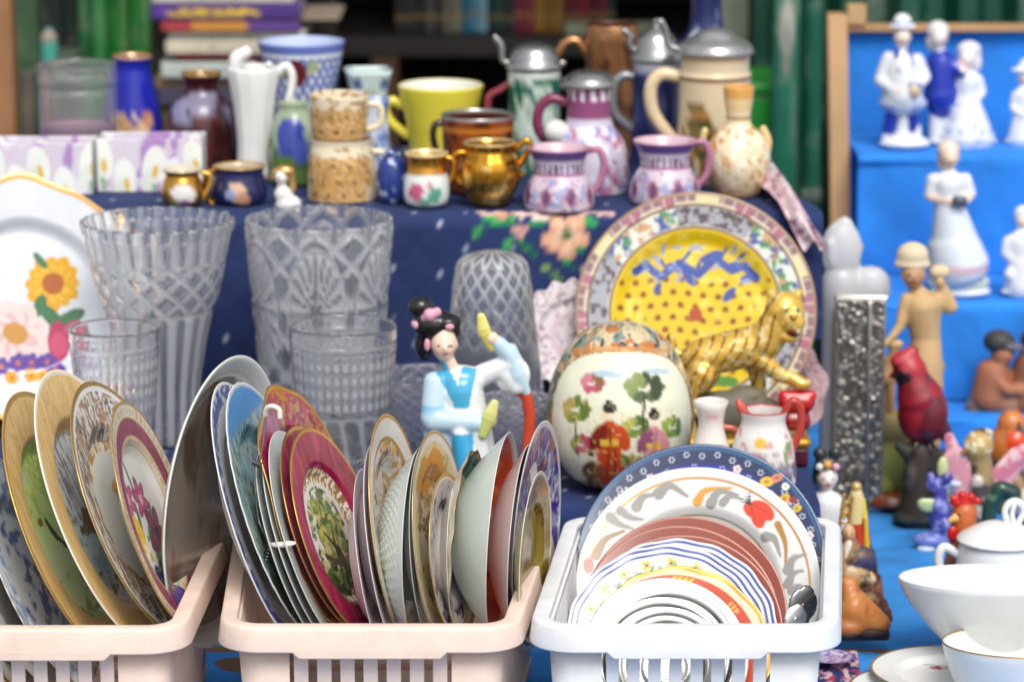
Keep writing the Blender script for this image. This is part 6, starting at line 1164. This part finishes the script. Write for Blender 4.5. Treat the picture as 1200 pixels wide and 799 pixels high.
V, F = tube([(w0 * .35, -.038, .01, .003), (w0 * .35, -.038, h0 - .01, .003)], 1, 8, smooth=0); obj('trim', mesh(V, F, H('#c8c8c4', .9)), 'polished', al)
# carved woman with hat on a mossy base and wooden disc
b = onlevel(1050, 592, TZ); WD = H('#cba878'); WD2 = H('#b48a5c'); RB = H('#d9c8a8')
figure('carved_woman', 'carved tan wooden woman in a pale bonnet standing beside a thin animal', 'figurine', b, [
    ('body', head(1063, 322, -4, 17, H('#c49a70'), -.1) + [K((1066, 338), (1070, 346), 8, 11, WD), E(1073, 356, 0, 24, 17, 14, WD), K((1074, 360), (1080, 398), 23, 17, WD), K((1080, 400), (1078, 450), 18, 24, WD), K((1078, 450), (1074, 520), 24, 26, WD), K((1056, 350, -4), (1048, 382, -10), 8, 6, WD), K((1048, 382, -10), (1034, 398, -16), 6, 4, WD), S(1030, 400, -17, 5, WD),
              K((1092, 352), (1108, 362), 9, 9, WD), K((1108, 362), (1096, 336), 9, 6, WD), S(1094, 332, -4, 6, WD), E(1092, 430, 0, 12, 9, 8, WD2)], {'mat': 'clay', 'vox': 1.6}),
    ('bonnet', [E(1062, 302, 0, 19, 17, 15, RB), E(1062, 312, 0, 22, 18, 7, H('#dccbb0'))], {'mat': 'clay'}), ('shoulder_basket', [E(1094, 322, 4, 13, 11, 9, H('#d8c8a4'))], {'mat': 'clay'}),
    ('animal', [E(1030, 440, -6, 20, 10, 11, WD2), K((1018, 438, -6), (1008, 434, -6), 8, 5, WD), K((1014, 432, -6), (1028, 418, -6), 5, 4, WD), K((1036, 436, -6), (1044, 408, -6), 8, 6, WD2), E(1042, 402, -8, 12, 7, 6, WD), K((1020, 446, -8), (1018, 500, -8), 5, 4, WD2), K((1040, 446, -8), (1042, 500, -8), 5, 4, WD2), K((1036, 446, -2), (1030, 500, -2), 5, 4, WD2)], {'mat': 'clay', 'vox': 1.5}),
    ('mossy_base', [E(1052, 540, 0, 40, 28, 34, H('#8f9448')), K((1040, 500), (1070, 505), 22, 20, H('#9a8a5a')), E(1032, 560, -8, 18, 16, 22, H('#a8ac58')), E(1068, 565, -10, 22, 18, 18, H('#6f7838'))], {'mat': 'clay', 'vox': 2}),
    ('wooden_disc', [E(1050, 584, 0, 50, 40, 9, H('#7a3c1e')), E(1050, 576, 0, 46, 36, 7, H('#8a4624'))], {'mat': 'polished', 'vox': 2})])
# red cardinal on a stump
b = onlevel(1080, 614, TZ); CR = H('#8e1626'); CD = H('#5c0f20')
def card(a): a.noise(np.ones(len(a.x)), H('#6a1020'), .06, .52, .64); a.noise((a.x > 1075).astype(float), H('#4a2438'), .05, .58, .66, 9); a.put((np.hypot((a.x - 1050) / 12, (a.y - 440) / 8) < 1) * (a.d < -2), H('#241418'))
figure('cardinal', 'red cardinal bird figurine with a pointed crest on a dark stump', 'figurine', b, [
    ('body', [E(1062, 436, 0, 20, 18, 20, H('#a82030')), K((1050, 426), (1066, 410), 13, 6, H('#b02a38')), K((1054, 424), (1066, 416), 13, 8, H('#a82030')), K((1046, 438, -4), (1036, 440, -5), 6, 2.4, H('#b84a34')), K((1066, 446), (1074, 466), 20, 28, CR), E(1078, 484, 0, 30, 26, 36, CR), K((1088, 490, 4), (1108, 512, 6), 18, 8, CD), E(1086, 486, -18, 18, 10, 28, CD), S(1051, 434, -16, 2.6, BLACK)], {'mat': 'bisque', 'vox': 1.5, 'paint': card}),
    ('stump', [K((1078, 606), (1078, 528), 24, 19, H('#3f352c')), E(1078, 606, 0, 34, 26, 9, H('#2f3a34')), K((1062, 530, -4), (1050, 520, -6), 9, 6, H('#2c322c')), K((1094, 540), (1104, 530), 8, 6, H('#35302a')), E(1064, 556, -12, 10, 8, 18, H('#4c4034'))], {'mat': 'clay', 'vox': 1.8, 'paint': lambda a: a.noise(np.ones(len(a.x)), H('#1f2a26'), .05, .5, .6)}),
    ('foot', [K((1070, 516, -12), (1066, 526, -18), 4, 3, H('#3a2c28'))]), ('foot', [K((1084, 516, -12), (1086, 526, -18), 4, 3, H('#3a2c28'))])])
# purple flower bird
b = onlevel(1098, 642, TZ); PU = H('#4a4a9c'); LG = H('#b0c48c')
figure('violet_flower', 'violet china flower with pale green leaves behind the rooster', 'figurine', b, [('body', [K((1098, 636), (1100, 570), 9, 8, PU), E(1100, 600, 0, 14, 10, 22, PU), E(1090, 632, -2, 22, 14, 9, H('#6a7ac0')), S(1090, 566, 0, 8, PU), S(1106, 560, 0, 9, H('#3c3a80')), K((1092, 570), (1088, 556), 6, 5, H('#6a68b4')), E(1114, 566, -2, 12, 6, 5, H('#c8ccd4')), S(1096, 590, -8, 7, H('#7a7cc4')), S(1106, 612, -8, 7, H('#5c5cac'))], {'paint': lambda a: a.noise(np.ones(len(a.x)), H('#8f96d0'), .09, .55, .64)}), ('leaf', [E(1086, 590, -6, 13, 4, 9, LG), E(1080, 588, -6, 8, 4, 7, LG)], {'vox': 1.2}), ('leaf', [E(1102, 548, 0, 7, 5, 14, H('#c0c890'))], {'vox': 1.2}), ('leaf', [E(1084, 640, -10, 12, 8, 4, H('#c0d0e0'))], {'vox': 1.2})])
# brown-gold bird with pink wings, robin, dark green duck
b = onlevel(1146, 628, TZ); PKW = H('#c8788c')
figure('pink_winged_bird', 'gold brown bird with spread pink wings behind the rooster', 'figurine', b, [('body', [E(1143, 522, -2, 18, 16, 18, H('#b8985c')), K((1130, 524, -10), (1120, 528, -14), 5, 1.5, H('#8a6a34')), K((1146, 536), (1150, 580), 13, 16, H('#a08858')), K((1150, 580), (1152, 612), 16, 12, H('#8f8060')), E(1148, 512, 4, 16, 14, 10, H('#4a3a38')), S(1132, 518, -14, 2.4, BLACK), K((1142, 560, -10), (1142, 600, -12), 8, 8, H('#c0b8b0'))], {'paint': lambda a: (a.noise((a.y > 540).astype(float), H('#4c4440'), .06, .5, .6), a.noise((a.y < 535).astype(float), H('#e0d8b8'), .08, .56, .66, 5))}),
    ('wing', [K((1130, 574, -2), (1108, 510, -4), 15, 6, PKW), K((1134, 582, -2), (1116, 535, -4), 17, 15, H('#d494a0'))], {'vox': 1.4, 'squash': .3, 'paint': lambda a: a.noise(np.ones(len(a.x)), H('#e0b8bc'), .07, .5, .64)}), ('wing', [K((1166, 576, 2), (1198, 526, 0), 14, 8, H('#d8a0a8')), K((1168, 562, 2), (1190, 534, 0), 14, 12, PKW)], {'vox': 1.4, 'squash': .3, 'paint': lambda a: a.noise(np.ones(len(a.x)), H('#e6c4c6'), .07, .5, .64)}), ('plinth', [E(1150, 620, 0, 28, 22, 9, H('#6a6a4c'))])])
b = onlevel(1184, 596, TZ)
figure('robin', 'orange breasted robin figurine under the hugging children', 'figurine', b, [('body', [E(1182, 496, 0, 17, 15, 16, H('#c8783c')), K((1188, 500, -12), (1198, 502, -16), 4, 1.4, H('#3a3028')), E(1176, 524, 0, 24, 20, 26, H('#b8682c')), E(1186, 516, -12, 16, 10, 14, H('#d8441c')), E(1188, 538, -8, 18, 14, 14, H('#c8b8a0')), S(1188, 494, -13, 2.6, BLACK), K((1160, 536, 6), (1146, 556, 8), 10, 6, H('#7a5434'))], {'paint': lambda a: a.noise((a.x < 1175).astype(float), H('#8a5a30'), .07, .5, .62)}), ('stump', [K((1182, 590), (1180, 552), 26, 20, H('#5c5a44')), E(1182, 590, 0, 32, 24, 8, H('#4a4c38'))], {'mat': 'clay', 'vox': 2})])
b = onlevel(1172, 652, TZ)
figure('green_duck', 'dark green arched duck figurine peeking over the sugar bowl', 'figurine', b, [('body', [K((1156, 640), (1158, 592), 9, 9, H('#2c4a40')), K((1158, 592), (1170, 572), 9, 10, H('#24483c')), K((1170, 572), (1186, 578), 10, 10, H('#1f3c34')), K((1186, 582, -2), (1190, 600, -4), 8, 5, H('#8a86a4')), E(1168, 640, 4, 26, 20, 16, H('#40544c')), S(1178, 574, -9, 2, BLACK)], {'paint': lambda a: a.noise(np.ones(len(a.x)), H('#5a7868'), .06, .58, .68)}), ('wing', [E(1180, 634, -12, 16, 6, 12, H('#6a6a7c'))])])
b = onlevel(1112, 606, TZ)
figure('grey_bird', 'small grey and white china bird between the cardinal stump and the pink wings', 'figurine', b, [('body', [E(1112, 590, 0, 15, 14, 12, H('#a8a49c')), S(1104, 576, -2, 9, H('#8a8680')), K((1097, 577, -6), (1091, 578, -8), 3, 1.2, H('#c89a40')), K((1120, 590, 4), (1134, 582, 6), 7, 4, H('#6a6660')), S(1101, 574, -9, 1.6, BLACK)], {'paint': lambda a: a.noise(np.ones(len(a.x)), H('#dcd8d0'), .08, .54, .62)}), ('plinth', [E(1112, 602, 0, 14, 12, 5, H('#6f7a54'))])])
b = onlevel(1206, 626, TZ)
figure('speckled_hen', 'brown speckled hen figurine cut by the edge beside the duck', 'figurine', b, [('body', [E(1204, 592, 0, 24, 18, 22, H('#8a6a4c')), K((1196, 584), (1188, 562), 11, 9, H('#9a7a58')), K((1180, 562, -6), (1174, 565, -8), 3.4, 1.4, H('#d8a040')), S(1184, 559, -8, 1.8, BLACK), E(1190, 553, -2, 6, 3, 4, H('#b02a20'))], {'paint': lambda a: a.noise((a.y > 570).astype(float), H('#d8c8a8'), .09, .56, .62)}), ('plinth', [E(1204, 618, 0, 26, 20, 7, H('#5f6a48'))])])
# rooster
b = onlevel(1124, 694, TZ); RO = H('#b8602c'); RR = H('#c01c1c')
figure('rooster', 'orange brown rooster figurine with a red comb by the sugar bowl', 'figurine', b, [
    ('body', [E(1128, 602, 0, 15, 13, 16, RO), K((1128, 606), (1128, 640), 14, 17, RO), K((1128, 640), (1122, 676), 18, 20, H('#9a5a34')), E(1124, 686, 0, 21, 17, 8, H('#6a4434')), S(1119, 600, -11, 2.2, BLACK), K((1134, 660, 6), (1144, 640, 8), 9, 6, H('#8a4a24'))], {'mat': 'bisque', 'vox': 1.4, 'paint': lambda a: (a.noise((a.y > 615).astype(float), H('#7a4a2c'), .06, .5, .62), a.noise((a.y > 640).astype(float), H('#4a2c34'), .08, .6, .66, 8))}),
    ('comb', [E(1124, 588, -2, 15, 5, 6, RR), S(1114, 583, -2, 5, RR), S(1124, 579, -2, 5.4, RR), S(1134, 581, -2, 5.4, RR), S(1143, 586, -1, 4.6, RR)], {'vox': 1.2}), ('beak', [K((1116, 604, -8), (1107, 607, -12), 6, 2, H('#d8a85c'))], {'vox': 1.1}), ('wattle', [E(1113, 622, -10, 7, 4.5, 10, RR)], {'vox': 1.1})])
# ================================================================ CUPS AND BOWLS
GWH = H('#e4e6e4')
b = onlevel(1170, 712, TZ)
def mono(a): a.ell(1188, 672, 4, 3, 0, H('#8a5a78')); a.ell(1197, 670, 3.4, 4, 0, H('#8a5a78')); a.rect(1184, 680, 1202, 681.5, H('#a89068'))
r = vessel('sugar_bowl', 'white porcelain sugar bowl with lid, loop knob and curled handle', 'sugar bowl', b, [(44, 720), (52, 700), (52, 670), (49, 645), (46, 632)], base=GWH, paint=mono, segs=72, sub=6,
       handles=[[(1120, 648, 5), (1104, 640, 5.5), (1098, 654, 5.5), (1103, 672, 5.5), (1112, 678, 5), (1120, 664, 4)], [(1221, 648, 5), (1240, 644, 5), (1240, 668, 5), (1222, 676, 5)]],
       parts=[lid('lid', [(.5, 632), (47, 632), (49, 628), (40, 622), (24, 614), (10, 611), (.5, 610)], GWH, 'porcelain'), rod('knob', [(1178, 612, 4), (1174, 598, 4), (1180, 588, 4.5), (1190, 588, 4.5), (1196, 598, 4), (1190, 612, 4)], 4, GWH, 'porcelain'), rod('knob', [(1184, 612, 3.5), (1182, 600, 3), (1184, 590, 3)], 3, GWH, 'porcelain', -4)])
b = onlevel(1164, 782, TZ)
wb = vessel('white_bowl', 'large plain white porcelain bowl in front of the sugar bowl', 'bowl', b, [(42, 790), (44, 776), (70, 752), (96, 722), (110, 698), (112, 690)], base=H('#e2e4e2'), segs=96, sub=8, t=2.2)
def saucerpaint(x, y):
    def f(a):
        a.ring(.965, 1.1, H('#a89468', .6)); a.flower(x, y, .09, 5, H('#a8485c'), H('#6a3a4c')); a.ell(x + .08, y - .02, .06, .02, .2, H('#8a6a7c')); a.ell(x - .08, y + .01, .05, .02, .4, H('#7a8a7c'))
    return f
def flatplate(name, label, cx, py, z, Rpx, paint=None, base=H('#e2e4e2'), tilt=(0, 0), cat='saucer', **kw):
    p = onz(cx, py, z); s = depth(p) / FPX; me = plate_mesh(Rpx * s, paint=paint, base=base, **kw); o = obj(name, me, 'porcelain'); o.location = p; o.rotation_euler = (R_(-90) + tilt[0], tilt[1], 0); return tag(o, label, cat)
flatplate('saucer', 'white saucer with a small red flower lying on top of another saucer', 1112, 783, TABLE + .026, 92, saucerpaint(-.1, .38), tilt=(0, 0), na=200, nr=90)
flatplate('saucer', 'lower white saucer with grey gold edge poking out at the bottom', 1086, 806, TABLE + .016, 92, saucerpaint(.5, .5), na=160, nr=70)
b = Base(1200, 3.80, TZ)
gc = vessel('gold_rim_cup', 'white cup with gold rim and tiny gold mark, nearest the corner', 'cup', b, [(50, 900), (60, 860), (82, 810), (94, 775), (97, 762)], base=H('#e0e2e0'), rim=H('#c89c44', .8), segs=96, sub=6, t=1.8, handles=[[(1292, 780, 5), (1314, 776, 5), (1316, 806, 5), (1290, 822, 5)]])
wb.rotation_euler.x = R_(-8); wb.location.z += .012; gc.rotation_euler.x = R_(-6); gc.location.z += .010
# ================================================================ SMALL THINGS BESIDE THE WHITE BASKET
bmz = TABLE + .012
pa, pb_, pc, pd = onz(952, 730, bmz), onz(1046, 738, bmz), onz(1012, 600, bmz), onz(958, 596, bmz)
n = 60; U, Wv = np.meshgrid(np.linspace(0, 1, n), np.linspace(0, 1, n), indexing='ij')
Q = (1 - U)[..., None] * (1 - Wv)[..., None] * np.array(pa) + U[..., None] * (1 - Wv)[..., None] * np.array(pb_) + U[..., None] * Wv[..., None] * np.array(pc) + (1 - U)[..., None] * Wv[..., None] * np.array(pd)
Q[..., 2] += .005 * np.sin(Wv * 30 + U * 3) * U + .018 * np.exp(-((Wv - .05) / .06) ** 2) * sstep(.3, .9, U) + .006 * fbm(U, Wv, 6, 3)
a = Art(U.ravel(), Wv.ravel(), H('#5a2e20'), .02); a.noise(np.ones(n * n), H('#8a5a40'), 14, .52, .6, 3, sx=1.5); a.noise(np.ones(n * n), H('#3a1c18'), 10, .55, .62, 9)
V = Q.reshape(-1, 3); V2 = V - np.array([0, 0, .003]); F = gridF(n, n)
tag(obj('brown_mat', mesh(np.concatenate([V, V2]), np.concatenate([F, F[:, ::-1] + n * n]), np.concatenate([a.c, a.c])), 'cloth'), 'brown wrinkled leather mat on the blue cloth beside the white basket', 'mat')
MZ = TABLE + .016
b = onlevel(1012, 744, MZ); LE = H('#c07a3c')
figure('leather_slipper', 'tan leather looking china slipper with a dark opening beside the white basket', 'ornament', b, [('body', [K((994, 692), (998, 718), 14, 24, LE), K((998, 684), (990, 684), 9, 10, LE), K((998, 712, -2), (1032, 730, -8), 24, 13, LE), E(992, 730, -4, 28, 24, 14, H('#b06c34'))], {'mat': 'bisque', 'vox': 1.6, 'paint': lambda a: a.noise(np.ones(len(a.x)), H('#a05c28'), .05, .5, .64)}), ('opening', [E(1020, 736, -14, 22, 12, 8, H('#2a1614'))], {'mat': 'clay'}), ('sole', [K((980, 742, -6), (1038, 742, -8), 7, 6, H('#5c2c20'))], {'mat': 'clay'})])
b = onlevel(967, 668, MZ)
figure('small_geisha', 'small white china geisha with flowers in her black bun by the basket', 'figurine', b, [('body', head(967, 558, -2, 15, H('#e6dcd8')) + [K((967, 572), (967, 580), 6, 9, W), E(967, 588, 0, 20, 15, 11, W), K((967, 590), (968, 660), 21, 26, W), K((950, 590), (946, 612), 8, 7, W), K((946, 612), (966, 620, -18), 7, 5, W), K((984, 590), (990, 612), 8, 7, W), K((990, 612), (972, 622, -18), 7, 5, W)], {'vox': 1.5}),
    ('hair', [E(967, 546, 3, 16, 14, 11, H('#3a3c42')), S(958, 531, 0, 8, H('#34363c')), S(976, 530, 0, 8, H('#34363c')), E(955, 558, 6, 5, 8, 11, H('#3a3c42')), E(979, 558, 6, 5, 8, 11, H('#3a3c42'))], {'vox': 1.3}), ('hair_flower', [S(966, 541, -13, 5.5, H('#d8a04c'))], {'vox': 1.}), ('hair_flower', [S(976, 544, -11, 5, H('#d8a0b4'))], {'vox': 1.}), ('hair_flower', [S(957, 544, -11, 5, H('#c8d4d4'))], {'vox': 1.})])
b = onlevel(1000, 690, MZ)
figure('gilt_climber', 'tiny gilt figure with a golden ladder and red sash by the basket', 'figurine', b, [('body', [S(1001, 570, 0, 7, H('#c8a46c', .3)), K((1001, 578), (1000, 612), 8, 9, H('#d8c890')), K((1000, 612), (1004, 650), 9, 11, H('#b83a24')), K((1004, 650), (1004, 684), 11, 13, H('#8a2a20')), K((994, 584), (986, 604, -6), 4, 3.4, H('#c8a46c')), K((1008, 584), (1012, 604), 4, 3.4, H('#d8c040'))], {'vox': 1.3}), ('ladder', [K((986, 576, -8), (978, 640, -10), 2.2, 2.2, H('#c8a050', .5)), K((996, 578, -8), (988, 642, -10), 2.2, 2.2, H('#c8a050', .5))] + [K((985 - k * 1.6, 586 + k * 12, -8), (995 - k * 1.6, 587 + k * 12, -8), 1.5, 1.5, H('#c8a050', .5)) for k in range(5)], {'vox': .9}), ('tassel', [K((1012, 604, -4), (1014, 640, -4), 3, 4, H('#d8b030'))], {'vox': 1.1})])
b = onlevel(1003, 712, MZ)
figure('sage_figurine', 'tiny seated old man in navy and beige robes before the gilt figure', 'figurine', b, [('body', head(992, 622, -2, 10, H('#c8a078')) + [K((993, 632), (996, 650), 9, 16, H('#8a6a44')), E(1004, 656, 0, 22, 16, 18, H('#3a3a5a')), E(996, 674, -4, 24, 18, 20, H('#b89a68')), K((986, 640, -6), (988, 672, -16), 5, 5, H('#a88050')), E(1012, 676, -8, 14, 12, 9, H('#c8b088')), K((992, 634, -8), (990, 650, -12), 4, 2, H('#d8d0c0'))], {'mat': 'bisque', 'vox': 1.4, 'paint': lambda a: a.noise((a.y > 640).astype(float), H('#5c4a34'), .08, .56, .64)}), ('plinth', [E(1002, 700, 0, 26, 18, 10, H('#8a7048'))], {'mat': 'bisque'})])
flatplate('saucer', 'small violet saucer half hidden by the corner of the white basket', 972, 768, TABLE + .024, 28, lambda a: (a.ring(.9, 1.1, H('#8a78b4')), a.ring(.6, .9, H('#c9bcd8')), a.noise((a.r < .9).astype(float), H('#7a68a4'), 6, .5, .58)), H('#c4b4d4'))
fz = TABLE + .009; q = [onz(930, 812, fz), onz(1012, 812, fz), onz(1004, 764, fz), onz(940, 764, fz)]; n = 60
U, Wv = np.meshgrid(np.linspace(0, 1, n), np.linspace(0, 1, n), indexing='ij'); Q = (1 - U)[..., None] * (1 - Wv)[..., None] * np.array(q[0]) + U[..., None] * (1 - Wv)[..., None] * np.array(q[1]) + U[..., None] * Wv[..., None] * np.array(q[2]) + (1 - U)[..., None] * Wv[..., None] * np.array(q[3])
Q[..., 2] += .004 * fbm(U, Wv, 5, 2); a = Art(U.ravel(), Wv.ravel(), H('#24306a'), .02); a.noise(np.ones(n * n), H('#d8b0b8'), 5, .52, .56, 3); a.noise(np.ones(n * n), H('#a83a50'), 9, .6, .64, 8)
V = Q.reshape(-1, 3); F = gridF(n, n)
tag(obj('floral_cloth', mesh(np.concatenate([V, V - np.array([0, 0, .002])]), np.concatenate([F, F[:, ::-1] + n * n]), np.concatenate([a.c, a.c])), 'cloth'), 'scrap of navy cloth with pink flowers under the corner of the white basket', 'cloth')
bpy.context.view_layer.update()
